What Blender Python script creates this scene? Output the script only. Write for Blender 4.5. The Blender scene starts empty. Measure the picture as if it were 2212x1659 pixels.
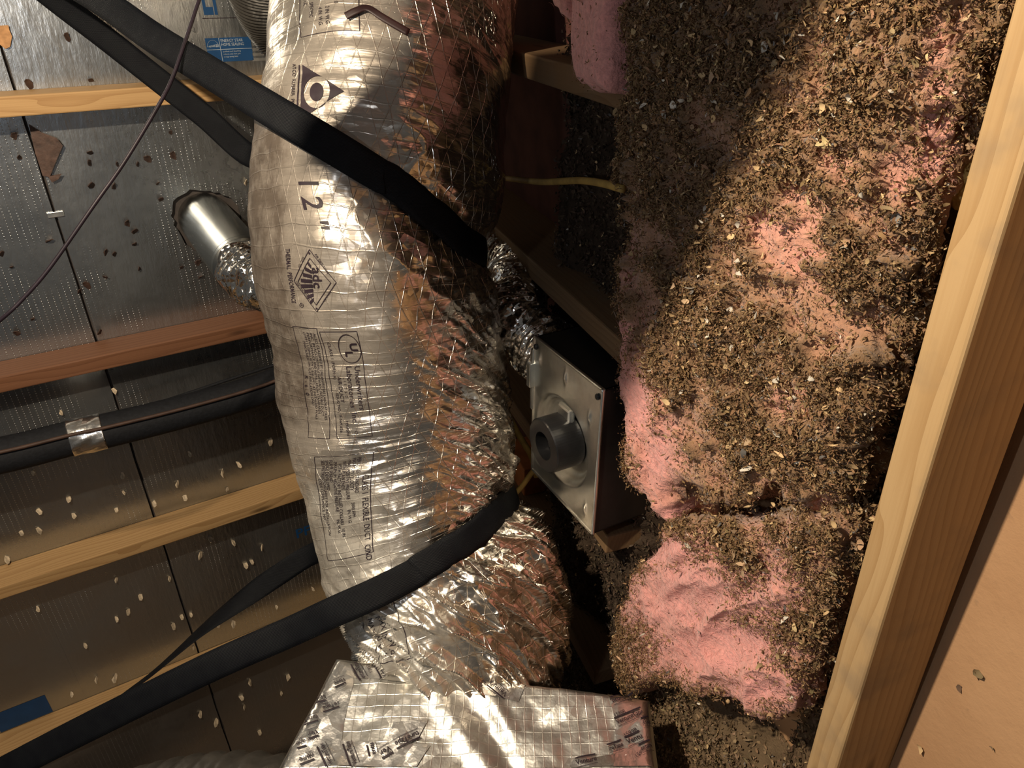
import bpy, bmesh, math, random
import numpy as np
from mathutils import Vector, Matrix
from mathutils.geometry import delaunay_2d_cdt

random.seed(7)
rng = np.random.default_rng(11)
scene = bpy.context.scene
C = scene.collection
R = math.radians

# ------------------------------------------------------------------ camera, light, exposure
H = 2.60                       # camera height over the floor
F = 1534.0                     # focal length in pixels of the 2212 x 1659 frame
PITCH = 30.0                   # camera looks down by this angle
cd = bpy.data.cameras.new('camera')
cam = bpy.data.objects.new('camera', cd)
C.objects.link(cam)
cam.location = (0, 0, H)
cam.rotation_euler = (R(90 - PITCH), 0, 0)
cd.sensor_width = 36.0
cd.lens = 36.0 * F / 2212.0
cd.clip_start = 0.02
scene.camera = cam

world = bpy.data.worlds.new('world')
scene.world = world
world.use_nodes = True
world.node_tree.nodes['Background'].inputs[0].default_value = (0.82, 0.80, 0.76, 1)
world.node_tree.nodes['Background'].inputs[1].default_value = 0.06


def point_light(name, loc, energy, color, radius):
    l = bpy.data.lights.new(name, 'POINT')
    l.energy = energy
    l.color = color
    l.shadow_soft_size = radius
    o = bpy.data.objects.new(name, l)
    C.objects.link(o)
    o.location = loc
    return o


point_light('work_lamp', (-0.62, 0.235, H + 0.40), 76.0, (1.0, 0.83, 0.62), 0.016)
point_light('phone_lamp', (-0.45, 0.04, H - 0.06), 3.2, (0.86, 0.91, 1.0), 0.02)

vs = scene.view_settings
vs.view_transform = 'Standard'
vs.look = 'None'
vs.gamma = 1.0
vs.use_curve_mapping = False
vs.exposure = 0.35
scene.cycles.max_bounces = 7
scene.cycles.diffuse_bounces = 4
scene.cycles.glossy_bounces = 4

# ------------------------------------------------------------------ geometry helpers
CP, SP = math.cos(R(PITCH)), math.sin(R(PITCH))


def ray(px, py):
    cx, cz = (px - 1106) / F, (829.5 - py) / F
    return np.array([cx, CP + SP * cz, CP * cz - SP])


def U(px, py, fwd):
    return ray(px, py) * fwd + np.array([0, 0, H])


def proj(P):
    P = np.asarray(P, float)
    x, y, z = P[..., 0], P[..., 1], P[..., 2] - H
    f = y * CP - z * SP
    u = y * SP + z * CP
    return 1106 + F * x / f, 829.5 - F * u / f, f


E1 = np.array([0.857, 0.516, 0.0]); E1 /= np.linalg.norm(E1)     # along the roof deck
DN = np.array([E1[1], -E1[0], 0.0])                               # roof deck normal, into the attic
D0 = np.array([-1.003, 1.538, 0.0])                               # point of the deck on the panel joint
D3 = np.array([-0.34, 0.94, 0.0]); D3 /= np.linalg.norm(D3)       # along the right wall, away
FN = np.array([-D3[1], D3[0], 0.0])                               # right wall normal, into the attic
B0 = np.array([0.445, 0.50, 0.0])                                 # foot of the near stud


def deck(s, z, off=0.0):
    return D0 + E1 * s + DN * off + np.array([0, 0, z])


def wall(t, h, z):
    return B0 + D3 * t + FN * h + np.array([0, 0, z])


def deck_hit(px, py, off=0.0):
    d = ray(px, py)
    k = np.dot(D0 + DN * off, DN) / np.dot(d, DN)
    P = d * k
    return np.dot(P - D0, E1), P[2] + H


def wall_hit(px, py, h):
    d = ray(px, py)
    k = np.dot(B0 + FN * h, FN) / np.dot(d, FN)
    P = d * k
    return np.dot(P - B0, D3), P[2] + H


def hash3(i, j, k, seed):
    n = (i * 374761393 + j * 668265263 + k * 2147483647 + seed * 1274126177) & 0xFFFFFFFF
    n = ((n ^ (n >> 13)) * 1274126177) & 0xFFFFFFFF
    n = (n ^ (n >> 16)) & 0xFFFFFFFF
    return n / 4294967295.0


def vnoise(p, seed=0):
    p = np.asarray(p, float)
    i = np.floor(p).astype(np.int64)
    f = p - i
    f = f * f * (3 - 2 * f)
    out = 0
    for dx in (0, 1):
        wx = f[:, 0] if dx else 1 - f[:, 0]
        for dy in (0, 1):
            wy = f[:, 1] if dy else 1 - f[:, 1]
            for dz in (0, 1):
                wz = f[:, 2] if dz else 1 - f[:, 2]
                out = out + wx * wy * wz * hash3(i[:, 0] + dx, i[:, 1] + dy, i[:, 2] + dz, seed)
    return out * 2 - 1


def fbm(p, octaves=4, seed=0):
    a, s, o = 1.0, 0, 0
    p = np.asarray(p, float)
    for k in range(octaves):
        s = s + a * vnoise(p * 2 ** k, seed + k * 17)
        o += a
        a *= 0.5
    return s / o


def catmull(pts, n):
    """n points along a Catmull-Rom spline through the rows of pts"""
    pts = np.asarray(pts, float)
    q = np.vstack([2 * pts[0] - pts[1], pts, 2 * pts[-1] - pts[-2]])
    m = len(pts) - 1
    ts = np.linspace(0, m, n)
    i = np.clip(ts.astype(int), 0, m - 1)
    f = (ts - i)[:, None]
    a, b, c, d = q[i], q[i + 1], q[i + 2], q[i + 3]
    return 0.5 * ((2 * b) + (-a + c) * f + (2 * a - 5 * b + 4 * c - d) * f ** 2 + (-a + 3 * b - 3 * c + d) * f ** 3)


def unit(v):
    v = np.asarray(v, float)
    return v / np.maximum(np.linalg.norm(v, axis=-1, keepdims=True), 1e-9)


# ------------------------------------------------------------------ object helpers
def mesh_obj(name, verts, faces, mat, parent=None, smooth=True):
    me = bpy.data.meshes.new(name)
    v = np.asarray(verts, dtype=np.float32)
    if isinstance(faces, np.ndarray):
        k = faces.shape[1]
        me.vertices.add(len(v))
        me.vertices.foreach_set('co', v.ravel())
        me.loops.add(faces.size)
        me.loops.foreach_set('vertex_index', faces.astype(np.int32).ravel())
        me.polygons.add(len(faces))
        me.polygons.foreach_set('loop_start', np.arange(0, faces.size, k, dtype=np.int32))
        me.polygons.foreach_set('loop_total', np.full(len(faces), k, dtype=np.int32))
        me.update(calc_edges=True)
        me.validate()
    else:
        me.from_pydata([tuple(map(float, p)) for p in v], [], faces)
        me.update()
    if smooth:
        me.polygons.foreach_set('use_smooth', np.ones(len(me.polygons), dtype=bool))
    o = bpy.data.objects.new(name, me)
    C.objects.link(o)
    if mat:
        me.materials.append(mat)
    if parent:
        o.parent = parent
    return o


def bm_obj(name, bm, mat, parent=None, smooth=False, matrix=None):
    me = bpy.data.meshes.new(name)
    bm.normal_update()
    bm.to_mesh(me)
    bm.free()
    if smooth:
        for p in me.polygons:
            p.use_smooth = True
    me.materials.append(mat)
    o = bpy.data.objects.new(name, me)
    C.objects.link(o)
    if parent:
        o.parent = parent
    if matrix is not None:
        o.matrix_world = matrix if not parent else parent.matrix_world.inverted() @ matrix
        if parent:
            o.matrix_local = parent.matrix_world.inverted() @ matrix
    return o


def empty(name, loc, mat4=None):
    o = bpy.data.objects.new(name, None)
    C.objects.link(o)
    o.empty_display_size = 0.05
    o.matrix_world = Matrix.Translation(Vector(map(float, loc))) if mat4 is None else mat4
    return o


def adopt(o, parent):
    """parent o (built in world coordinates) to parent without moving it"""
    o.parent = parent
    o.matrix_parent_inverse = parent.matrix_basis.inverted()
    return o


def tag(o, label=None, cat=None, group=None, kind=None):
    if label: o['label'] = label
    if cat: o['category'] = cat
    if group: o['group'] = group
    if kind: o['kind'] = kind
    return o


def vattr(o, name, arr, typ='FLOAT'):
    a = o.data.attributes.new(name, typ, 'POINT')
    arr = np.asarray(arr, dtype=np.float32)
    if typ == 'FLOAT_COLOR':
        if arr.shape[1] == 3:
            arr = np.hstack([arr, np.ones((len(arr), 1), np.float32)])
        a.data.foreach_set('color', arr.ravel())
    elif typ == 'FLOAT_VECTOR':
        a.data.foreach_set('vector', arr.ravel())
    else:
        a.data.foreach_set('value', arr.ravel())


def grid_faces(n, m, closed_m=False):
    """quads of an n x m vertex grid (row major); closed_m joins last column to the first"""
    i = np.arange(n - 1)[:, None]
    j = np.arange(m if closed_m else m - 1)[None, :]
    j2 = (j + 1) % m
    return np.stack([i * m + j, i * m + j2, (i + 1) * m + j2, (i + 1) * m + j], -1).reshape(-1, 4)


def frame_matrix(loc, x, y, z):
    m = Matrix.Identity(4)
    for c, v in enumerate((x, y, z)):
        for r in range(3):
            m[r][c] = float(v[r])
    for r in range(3):
        m[r][3] = float(loc[r])
    return m


def box_bm(bm, lo, hi, bevel=0.0, seg=2):
    b = bmesh.new()
    bmesh.ops.create_cube(b, size=1)
    for v in b.verts:
        v.co = Vector([lo[k] + (v.co[k] + 0.5) * (hi[k] - lo[k]) for k in range(3)])
    if bevel:
        bmesh.ops.bevel(b, geom=b.edges[:], offset=bevel, segments=seg, affect='EDGES', profile=0.5)
    me = bpy.data.meshes.new('tmp')
    b.to_mesh(me)
    b.free()
    bm.from_mesh(me)
    bpy.data.meshes.remove(me)


def tube(name, pts, rad, mat, parent=None, seg=14, n=None, caps=True, ripple=None):
    """swept tube through world points; rad scalar or per control point; ripple(i_arr, ang)->dr"""
    pts = np.asarray(pts, float)
    n = n or max(8, 10 * len(pts))
    P = catmull(pts, n)
    rr = np.full(n, rad) if np.isscalar(rad) else catmull(np.asarray(rad, float)[:, None], n)[:, 0]
    T = unit(np.gradient(P, axis=0))
    up = np.array([0.0, 0.0, 1.0]) if abs(T[0][2]) < 0.9 else np.array([1.0, 0, 0])
    Ns = []
    nrm = unit(np.cross(T[0], up))
    for k in range(n):
        nrm = unit(nrm - T[k] * np.dot(nrm, T[k]))
        Ns.append(nrm)
    N = np.array(Ns)
    B = np.cross(T, N)
    a = np.linspace(0, 2 * np.pi, seg, endpoint=False)
    ln = np.concatenate([[0], np.cumsum(np.linalg.norm(np.diff(P, axis=0), axis=1))])
    rad2 = rr[:, None] + (ripple(ln[:, None], a[None, :]) if ripple else 0)
    V = P[:, None, :] + rad2[..., None] * (np.cos(a)[None, :, None] * N[:, None, :] + np.sin(a)[None, :, None] * B[:, None, :])
    V = V.reshape(-1, 3)
    f = grid_faces(n, seg, True).tolist()
    if caps:
        f.append(list(range(seg))[::-1])
        f.append([(n - 1) * seg + k for k in range(seg)])
    return mesh_obj(name, V, f, mat, parent)


def ribbon(name, pts, nrms, width, thick, mat, n=160, curl=0.0):
    """flat band through points with facing normals; returns a closed solid mesh"""
    P = catmull(pts, n)
    N = unit(catmull(nrms, n))
    T = unit(np.gradient(P, axis=0))
    N = unit(N - T * (N * T).sum(1, keepdims=True))
    W = np.cross(T, N)
    k = 7
    s = np.linspace(-0.5, 0.5, k)
    V = []
    for side in (1, -1):
        off = (side * 0.5 * thick * (1 - (np.abs(s) * 2) ** 6 * 0.8) - curl * (s * 2) ** 2)
        V.append(P[:, None, :] + W[:, None, :] * (s * width)[None, :, None] + N[:, None, :] * off[None, :, None])
    top, bot = V[0].reshape(-1, 3), V[1].reshape(-1, 3)
    f1 = grid_faces(n, k)
    f2 = f1[:, ::-1] + n * k
    e = []
    for i in range(n - 1):
        e.append([i * k, (i + 1) * k, (i + 1) * k + n * k, i * k + n * k])
        e.append([(i + 1) * k + k - 1, i * k + k - 1, i * k + k - 1 + n * k, (i + 1) * k + k - 1 + n * k])
    for j in range(k - 1):
        e.append([j + 1, j, j + n * k, j + 1 + n * k])
        b = (n - 1) * k
        e.append([b + j, b + j + 1, b + j + 1 + n * k, b + j + n * k])
    o = mesh_obj(name, np.vstack([top, bot]), np.vstack([f1, f2, np.array(e)]), mat)
    ln = np.concatenate([[0], np.cumsum(np.linalg.norm(np.diff(P, axis=0), axis=1))])
    uv = np.stack([np.repeat(ln, k), np.tile(s * width, n), np.zeros(n * k)], -1)
    vattr(o, 'duv', np.vstack([uv, uv]), 'FLOAT_VECTOR')
    return o


# ------------------------------------------------------------------ material helpers
class NT:
    def __init__(self, name, base=(0.5, 0.5, 0.5), rough=0.6, metal=0.0, spec=0.5):
        self.m = bpy.data.materials.new(name)
        self.m.use_nodes = True
        self.t = self.m.node_tree
        self.b = self.t.nodes['Principled BSDF']
        self.b.inputs['Base Color'].default_value = (*base, 1)
        self.b.inputs['Roughness'].default_value = rough
        self.b.inputs['Metallic'].default_value = metal
        self.b.inputs['Specular IOR Level'].default_value = spec

    def n(self, t, **kw):
        nd = self.t.nodes.new(t)
        for k, v in kw.items():
            setattr(nd, k, v)
        return nd

    def put(self, sock, v):
        if isinstance(v, (int, float)):
            sock.default_value = v
        elif isinstance(v, (tuple, list)):
            sock.default_value = (*v, 1) if len(v) == 3 and len(sock.default_value) == 4 else v
        else:
            self.t.links.new(v, sock)

    def math(self, op, a, b=0.0, c=None):
        nd = self.n('ShaderNodeMath', operation=op)
        self.put(nd.inputs[0], a)
        self.put(nd.inputs[1], b)
        if c is not None:
            self.put(nd.inputs[2], c)
        return nd.outputs[0]

    def vec(self, op, a, b=(0, 0, 0)):
        nd = self.n('ShaderNodeVectorMath', operation=op)
        self.put(nd.inputs[0], a)
        if op == 'SCALE':
            self.put(nd.inputs['Scale'], b)
        else:
            self.put(nd.inputs[1], b)
        return nd.outputs['Value'] if op in ('DOT_PRODUCT', 'LENGTH') else nd.outputs[0]

    def obj(self):
        return self.n('ShaderNodeTexCoord').outputs['Object']

    def attr(self, name, out='Vector'):
        return self.n('ShaderNodeAttribute', attribute_name=name).outputs[out]

    def sep(self, v):
        return self.n('ShaderNodeSeparateXYZ') if v is None else self._sep(v)

    def _sep(self, v):
        nd = self.n('ShaderNodeSeparateXYZ')
        self.t.links.new(v, nd.inputs[0])
        return nd.outputs

    def noise(self, v, scale, detail=3.0, rough=0.55, dist=0.0):
        nd = self.n('ShaderNodeTexNoise')
        self.t.links.new(v, nd.inputs['Vector'])
        nd.inputs['Scale'].default_value = scale
        nd.inputs['Detail'].default_value = detail
        nd.inputs['Roughness'].default_value = rough
        nd.inputs['Distortion'].default_value = dist
        return nd.outputs['Fac']

    def mapr(self, v, a, b, c=0.0, d=1.0, smooth=False):
        nd = self.n('ShaderNodeMapRange')
        if smooth:
            nd.interpolation_type = 'SMOOTHSTEP'
        self.put(nd.inputs['Value'], v)
        for k, x in zip(('From Min', 'From Max', 'To Min', 'To Max'), (a, b, c, d)):
            nd.inputs[k].default_value = x
        return nd.outputs['Result']

    def mix(self, fac, a, b):
        nd = self.n('ShaderNodeMix', data_type='RGBA')
        self.put(nd.inputs['Factor'], fac)
        self.put(nd.inputs[6], a)
        self.put(nd.inputs[7], b)
        return nd.outputs[2]

    def scalev(self, v, s):
        return self.vec('MULTIPLY', v, s)

    def facets(self, v, scale, k):
        """piecewise flat crumple: height in metres, v in metres, slope up to k"""
        p = self.vec('SCALE', v, float(scale))
        nd = self.n('ShaderNodeTexVoronoi')
        nd.inputs['Scale'].default_value = 1.0
        self.t.links.new(p, nd.inputs['Vector'])
        d = self.vec('SUBTRACT', p, nd.outputs['Position'])
        c = self.vec('SUBTRACT', nd.outputs['Color'], (0.5, 0.5, 0.5))
        return self.math('MULTIPLY', self.vec('DOT_PRODUCT', d, c), k / scale)

    def line(self, x, period, w):
        """1 on thin lines every period"""
        f = self.math('FRACT', self.math('DIVIDE', x, period))
        t = self.math('ABSOLUTE', self.math('SUBTRACT', f, 0.5))
        return self.mapr(t, 0.5 - w, 0.5 - w * 0.2, 0, 1, True)

    def bump(self, h, strength=1.0, dist=1.0, normal=None):
        nd = self.n('ShaderNodeBump')
        nd.inputs['Strength'].default_value = strength
        nd.inputs['Distance'].default_value = dist
        self.t.links.new(h, nd.inputs['Height'])
        if normal is not None:
            self.t.links.new(normal, nd.inputs['Normal'])
        return nd.outputs[0]

    def set(self, **kw):
        for k, v in kw.items():
            self.put(self.b.inputs[k.replace('_', ' ')], v)
        return self.m


def wood(name, c1, c2, rough=0.62, dirt=0.0, ring=9.0):
    k = NT(name, rough=rough, spec=0.3)
    oc = k.obj()
    info = k.n('ShaderNodeObjectInfo').outputs['Random']
    sh = k.n('ShaderNodeCombineXYZ')
    k.put(sh.inputs[0], k.math('MULTIPLY', info, 13.0))
    k.put(sh.inputs[1], k.math('MULTIPLY', info, 0.7))
    v = k.vec('ADD', oc, sh.outputs[0])
    warp = k.noise(k.scalev(v, (1.6, 9, 9)), 1.0, 2)
    s = k._sep(v)
    # growth rings cut lengthwise: long stripes that wander
    r = k.math('ADD', k.math('MULTIPLY', s[1], 90.0), k.math('MULTIPLY', s[2], 60.0))
    r = k.math('ADD', r, k.math('MULTIPLY', warp, ring))
    st = k.math('FRACT', r)
    st = k.mapr(st, 0.0, 1.0, 0, 1)
    st = k.math('POWER', st, 2.2)
    fine = k.noise(k.scalev(v, (8, 420, 420)), 1.0, 2)
    fac = k.math('ADD', k.math('MULTIPLY', st, 0.6), k.math('MULTIPLY', k.math('SUBTRACT', fine, 0.5), 0.6))
    col = k.mix(fac, c1, c2)
    # knots
    vo = k.n('ShaderNodeTexVoronoi')
    k.t.links.new(k.scalev(v, (3.2, 14, 14)), vo.inputs['Vector'])
    vo.inputs['Scale'].default_value = 1.0
    kn = k.mapr(vo.outputs['Distance'], 0.07, 0.16, 0.8, 0.0, True)
    col = k.mix(kn, col, tuple(x * 0.28 for x in c2))
    if dirt:
        dn = k.mapr(k.noise(v, 14, 4), 0.5, 0.72, 0, dirt, True)
        col = k.mix(dn, col, (0.16, 0.13, 0.10))
    h = k.math('ADD', k.math('MULTIPLY', st, -0.0004), k.math('MULTIPLY', fine, 0.0004))
    return k.set(Base_Color=col, Normal=k.bump(h, 0.8))


def mat_deck():
    k = NT('foil_deck', metal=1.0, rough=0.3)
    oc = k.obj()
    s = k._sep(oc)
    # rows of tiny perforations
    fx = k.math('ABSOLUTE', k.math('SUBTRACT', k.math('FRACT', k.math('DIVIDE', s[0], 0.0125)), 0.5))
    fz = k.math('ABSOLUTE', k.math('SUBTRACT', k.math('FRACT', k.math('DIVIDE', s[2], 0.0065)), 0.5))
    dd = k.math('SQRT', k.math('ADD', k.math('POWER', k.math('MULTIPLY', fx, 2.0), 2.0), k.math('POWER', fz, 2.0)))
    dots = k.mapr(dd, 0.10, 0.22, 1, 0, True)
    patch = k.mapr(k.noise(oc, 3.0, 3), 0.42, 0.62, 0.0, 1.0, True)
    dots = k.math('MULTIPLY', dots, patch)
    wr = k.noise(k.scalev(oc, (40, 40, 9)), 1.0, 4, 0.6)
    wf = k.noise(k.scalev(oc, (150, 150, 60)), 1.0, 3, 0.6)
    big = k.noise(oc, 5.0, 3)
    h = k.math('ADD', k.math('MULTIPLY', wr, 0.0012), k.math('MULTIPLY', dots, 0.0006))
    h = k.math('ADD', h, k.math('MULTIPLY', wf, 0.00035))
    h = k.math('ADD', h, k.math('MULTIPLY', big, 0.0025))
    dust = k.mapr(k.noise(oc, 2.2, 5, 0.65), 0.42, 0.72, 0.0, 0.55, True)
    col = k.mix(dust, (0.48, 0.51, 0.53), (0.31, 0.325, 0.325))
    col = k.mix(k.math('MULTIPLY', dots, 0.5), col, (0.85, 0.85, 0.83))
    ro = k.math('ADD', 0.235, k.math('MULTIPLY', dust, 0.20))
    ro = k.math('ADD', ro, k.math('MULTIPLY', k.noise(oc, 60, 2), 0.08))
    me = k.mapr(dust, 0, 1, 0.97, 0.84)
    return k.set(Base_Color=col, Roughness=ro, Metallic=me, Normal=k.bump(h, 1.0))


def mat_duct():
    k = NT('foil_jacket', metal=1.0, rough=0.2)
    uv = k.attr('duv')
    s = k._sep(uv)
    u, v = s[0], s[1]
    lw = k.math('ADD', v, k.math('MULTIPLY', k.noise(uv, 9.0, 2), 0.02))
    l1 = k.line(lw, 0.0205, 0.055)
    du = k.math('ADD', u, k.math('MULTIPLY', k.noise(uv, 7.0, 2), 0.02))
    l2 = k.line(k.math('ADD', du, k.math('MULTIPLY', v, 0.36)), 0.026, 0.04)
    l3 = k.line(k.math('SUBTRACT', du, k.math('MULTIPLY', v, 0.36)), 0.026, 0.04)
    L = k.math('MAXIMUM', l1, k.math('MAXIMUM', l2, l3))
    uvw = k.scalev(uv, (1, 1.7, 1))
    f1 = k.facets(uvw, 17.0, 0.42)
    f2 = k.facets(k.vec('ADD', k.scalev(uv, (0.35, 1.6, 1)), (3, 7, 0)), 60.0, 0.24)
    f3 = k.facets(k.vec('ADD', uv, (9, 1, 0)), 110.0, 0.30)
    amt = k.attr('crumple', 'Fac')
    h = k.math('ADD', k.math('MULTIPLY', f1, amt), k.math('MULTIPLY', f2, k.math('ADD', 0.45, amt)))
    h = k.math('ADD', h, k.math('MULTIPLY', f3, k.math('ADD', 0.12, k.math('MULTIPLY', amt, 0.8))))
    lm = k.mapr(k.noise(uv, 16, 3, 0.6), 0.35, 0.62, 0.15, 1.0)
    h = k.math('ADD', h, k.math('MULTIPLY', k.math('MULTIPLY', L, lm), 0.0007))
    h = k.math('ADD', h, k.math('MULTIPLY', k.noise(k.scalev(uv, (10, 75, 1)), 1.0, 3), 0.0016))
    dust = k.attr('dust', 'Fac')
    dn = k.noise(uv, 30, 4, 0.65)
    dust2 = k.math('MULTIPLY', dust, k.mapr(dn, 0.3, 0.7, 0.75, 1.1))
    dust2 = k.math('MINIMUM', dust2, 0.96)
    pale = k.math('MULTIPLY', k.attr('pale', 'Fac'), k.mapr(k.noise(uv, 24, 4, 0.6), 0.3, 0.65, 0.35, 1.0))
    smear = k.mapr(k.noise(k.scalev(uv, (38, 13, 1)), 1.0, 4, 0.7), 0.60, 0.74, 0.0, 0.7, True)
    smear = k.math('MULTIPLY', smear, k.mapr(dust, 0.4, 0.9, 0, 1))
    col = k.mix(dust2, (0.72, 0.65, 0.56), (0.070, 0.053, 0.040))
    col = k.mix(smear, col, (0.06, 0.045, 0.038))
    ro = k.math('ADD', 0.24, k.math('MULTIPLY', dust2, 0.30))
    me = k.mapr(dust2, 0, 1, 1.0, 0.10)
    me = k.math('SUBTRACT', me, k.math('MULTIPLY', pale, 0.55))
    ro = k.math('ADD', ro, k.math('MULTIPLY', pale, 0.22))
    col = k.mix(pale, col, (0.56, 0.54, 0.48))
    return k.set(Base_Color=col, Roughness=ro, Metallic=me, Normal=k.bump(h, 1.0))


def mat_foil(name, scale=30.0, slope=0.5, rough=0.17, col=(0.86, 0.84, 0.80), scrim=0.0, use='Object', stretch=(1, 1, 1)):
    k = NT(name, col, rough, 1.0)
    v = k.obj() if use == 'Object' else k.attr('duv')
    vs_ = k.scalev(v, stretch)
    h = k.math('ADD', k.facets(vs_, scale, slope), k.facets(k.vec('ADD', v, (5, 3, 1)), scale * 3.1, slope * 0.6))
    h = k.math('ADD', h, k.math('MULTIPLY', k.noise(v, 45, 3), 0.0012))
    if scrim:
        s = k._sep(v)
        w = k.math('MULTIPLY', k.noise(v, 8.0, 2), 0.015)
        L = k.math('MAXIMUM', k.line(k.math('ADD', s[0], w), scrim, 0.07), k.line(k.math('ADD', s[1], w), scrim * 1.3, 0.06))
        h = k.math('ADD', h, k.math('MULTIPLY', L, 0.0002))
    return k.set(Normal=k.bump(h, 1.0))


def mat_web():
    k = NT('black_webbing', (0.012, 0.013, 0.016), 0.5, 0.0, 0.16)
    s = k._sep(k.attr('duv'))
    a = k.math('SINE', k.math('MULTIPLY', s[0], 2400.0))
    b = k.math('SINE', k.math('MULTIPLY', s[1], 3000.0))
    h = k.math('MULTIPLY', k.math('MULTIPLY', a, b), 0.00022)
    big = k.noise(k.attr('duv'), 30, 2)
    col = k.mix(k.mapr(big, 0.3, 0.7), (0.0025, 0.003, 0.005), (0.005, 0.006, 0.008))
    return k.set(Base_Color=col, Normal=k.bump(h, 1.0))


def mat_batt():
    k = NT('fibreglass_pink', rough=1.0, spec=0.05)
    oc = k.obj()
    col = k.attr('Col', 'Color')
    n1 = k.noise(oc, 160, 4, 0.7)
    n2 = k.noise(k.scalev(oc, (30, 30, 130)), 1.0, 3, 0.6)
    g = k.mapr(n1, 0.25, 0.75, 0.72, 1.22)
    col = k.mix(1.0, col, col)
    hs = k.n('ShaderNodeVectorMath', operation='SCALE')
    k.t.links.new(col, hs.inputs[0])
    k.t.links.new(g, hs.inputs['Scale'])
    h = k.math('ADD', k.math('MULTIPLY', n1, 0.0035), k.math('MULTIPLY', n2, 0.004))
    m = k.set(Base_Color=hs.outputs[0], Normal=k.bump(h, 1.0))
    k.b.inputs['Sheen Weight'].default_value = 0.25
    k.b.inputs['Sheen Roughness'].default_value = 0.6
    return m


def mat_vcol(name, rough=0.95, bump=0.0):
    k = NT(name, rough=rough, spec=0.1)
    col = k.attr('Col', 'Color')
    if bump:
        n1 = k.noise(k.obj(), 220, 4, 0.7)
        k.set(Normal=k.bump(k.math('MULTIPLY', n1, bump), 1.0))
    return k.set(Base_Color=col)


def mat_board():
    k = NT('ceiling_board', rough=0.9, spec=0.15)
    oc = k.obj()
    a = k.noise(oc, 6, 4)
    b = k.noise(oc, 60, 4, 0.7)
    col = k.mix(k.mapr(a, 0.3, 0.7), (0.47, 0.285, 0.155), (0.39, 0.225, 0.118))
    col = k.mix(k.mapr(b, 0.60, 0.72, 0, 0.35, True), col, (0.24, 0.16, 0.10))
    return k.set(Base_Color=col, Normal=k.bump(k.math('MULTIPLY', b, 0.0012), 1.0))


def mat_galv():
    k = NT('galvanised_steel', metal=1.0, rough=0.36)
    oc = k.obj()
    vo = k.n('ShaderNodeTexVoronoi')
    k.t.links.new(oc, vo.inputs['Vector'])
    vo.inputs['Scale'].default_value = 70
    g = k._sep(vo.outputs['Color'])[0]
    dirt = k.mapr(k.noise(oc, 18, 4), 0.45, 0.7, 0, 0.5, True)
    col = k.mix(g, (0.72, 0.74, 0.72), (0.80, 0.81, 0.78))
    col = k.mix(dirt, col, (0.50, 0.47, 0.41))
    ro = k.math('ADD', 0.30, k.math('MULTIPLY', dirt, 0.25))
    return k.set(Base_Color=col, Roughness=ro, Normal=k.bump(k.math('MULTIPLY', k.noise(oc, 12, 2), 0.002), 1.0))


def plain(name, col, rough=0.6, metal=0.0, spec=0.4, nscale=0.0, var=0.25, bump=0.0):
    k = NT(name, col, rough, metal, spec)
    oc = k.obj()
    n1 = k.noise(oc, nscale or 40.0, 3)
    c = k.mix(k.mapr(n1, 0.3, 0.7), tuple(x * (1 - var) for x in col), tuple(min(1, x * (1 + var)) for x in col))
    kw = dict(Base_Color=c)
    if bump:
        kw['Normal'] = k.bump(k.math('MULTIPLY', n1, bump), 1.0)
    return k.set(**kw)


M_DECK = mat_deck()
M_DUCT = mat_duct()
M_WEB = mat_web()
M_BATT = mat_batt()
M_FLAKE = mat_vcol('loose_fill')
M_BED = mat_vcol('loose_bed', bump=0.004)
M_BOARD = mat_board()
M_GALV = mat_galv()
M_RAFT = wood('rafter_pine', (0.52, 0.325, 0.145), (0.33, 0.175, 0.065))
M_RED_SHADED = wood('shaded_red_pine', (0.20, 0.090, 0.045), (0.12, 0.048, 0.022), ring=7.0)  # reddish pine with the shade on the second rafter put into its colour
M_STUD = wood('stud_pine', (0.43, 0.29, 0.145), (0.29, 0.165, 0.062), dirt=0.35)
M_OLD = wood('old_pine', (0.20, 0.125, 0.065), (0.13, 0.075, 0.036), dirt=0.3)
M_SHEATH = plain('sheathing_back', (0.06, 0.05, 0.045), 0.9)
M_TAPE = mat_foil('foil_tape', 30.0, 0.16, 0.28, (0.90, 0.88, 0.84))
M_WRAP = mat_foil('foil_wrap', 14.0, 0.12, 0.38, (0.70, 0.69, 0.65), scrim=0.0135)
M_HOSE = mat_foil('foil_hose', 60.0, 0.8, 0.16, (0.86, 0.83, 0.78))
M_PIPE = plain('vent_pipe_steel', (0.44, 0.45, 0.43), 0.27, 1.0, nscale=9, var=0.12, bump=0.001)
M_GREYDUCT = plain('dusty_grey_jacket', (0.050, 0.046, 0.040), 0.42, 0.25, nscale=22, var=0.35, bump=0.004)
M_INK = plain('print_ink', (0.022, 0.014, 0.020), 0.5, 0, 0.3)
M_BLUE = plain('blue_ink', (0.012, 0.060, 0.165), 0.45, 0, 0.3, var=0.1)
M_GREYINK = plain('grey_ink', (0.20, 0.20, 0.19), 0.5, 0.4)
M_WHITE = plain('pale_ink', (0.42, 0.47, 0.50), 0.5)
M_FOAM = plain('black_foam', (0.010, 0.011, 0.014), 0.75, 0, 0.3, nscale=120, bump=0.001)
M_BLACK = plain('black_paint', (0.010, 0.010, 0.010), 0.45, 0, 0.4)
M_MOTOR = plain('motor_black', (0.012, 0.012, 0.013), 0.30, 0.2, 0.5)
M_PURPLE = plain('purple_sheath', (0.011, 0.006, 0.012), 0.5)
M_YELLOW = plain('yellow_sheath', (0.42, 0.28, 0.08), 0.55)
M_BROWN = plain('brown_sheath', (0.060, 0.032, 0.022), 0.6)
M_TIE = plain('dark_red_tie', (0.018, 0.005, 0.005), 0.5)
M_CHIP = plain('split_wood', (0.62, 0.50, 0.35), 0.8, nscale=150, var=0.35)
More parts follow.
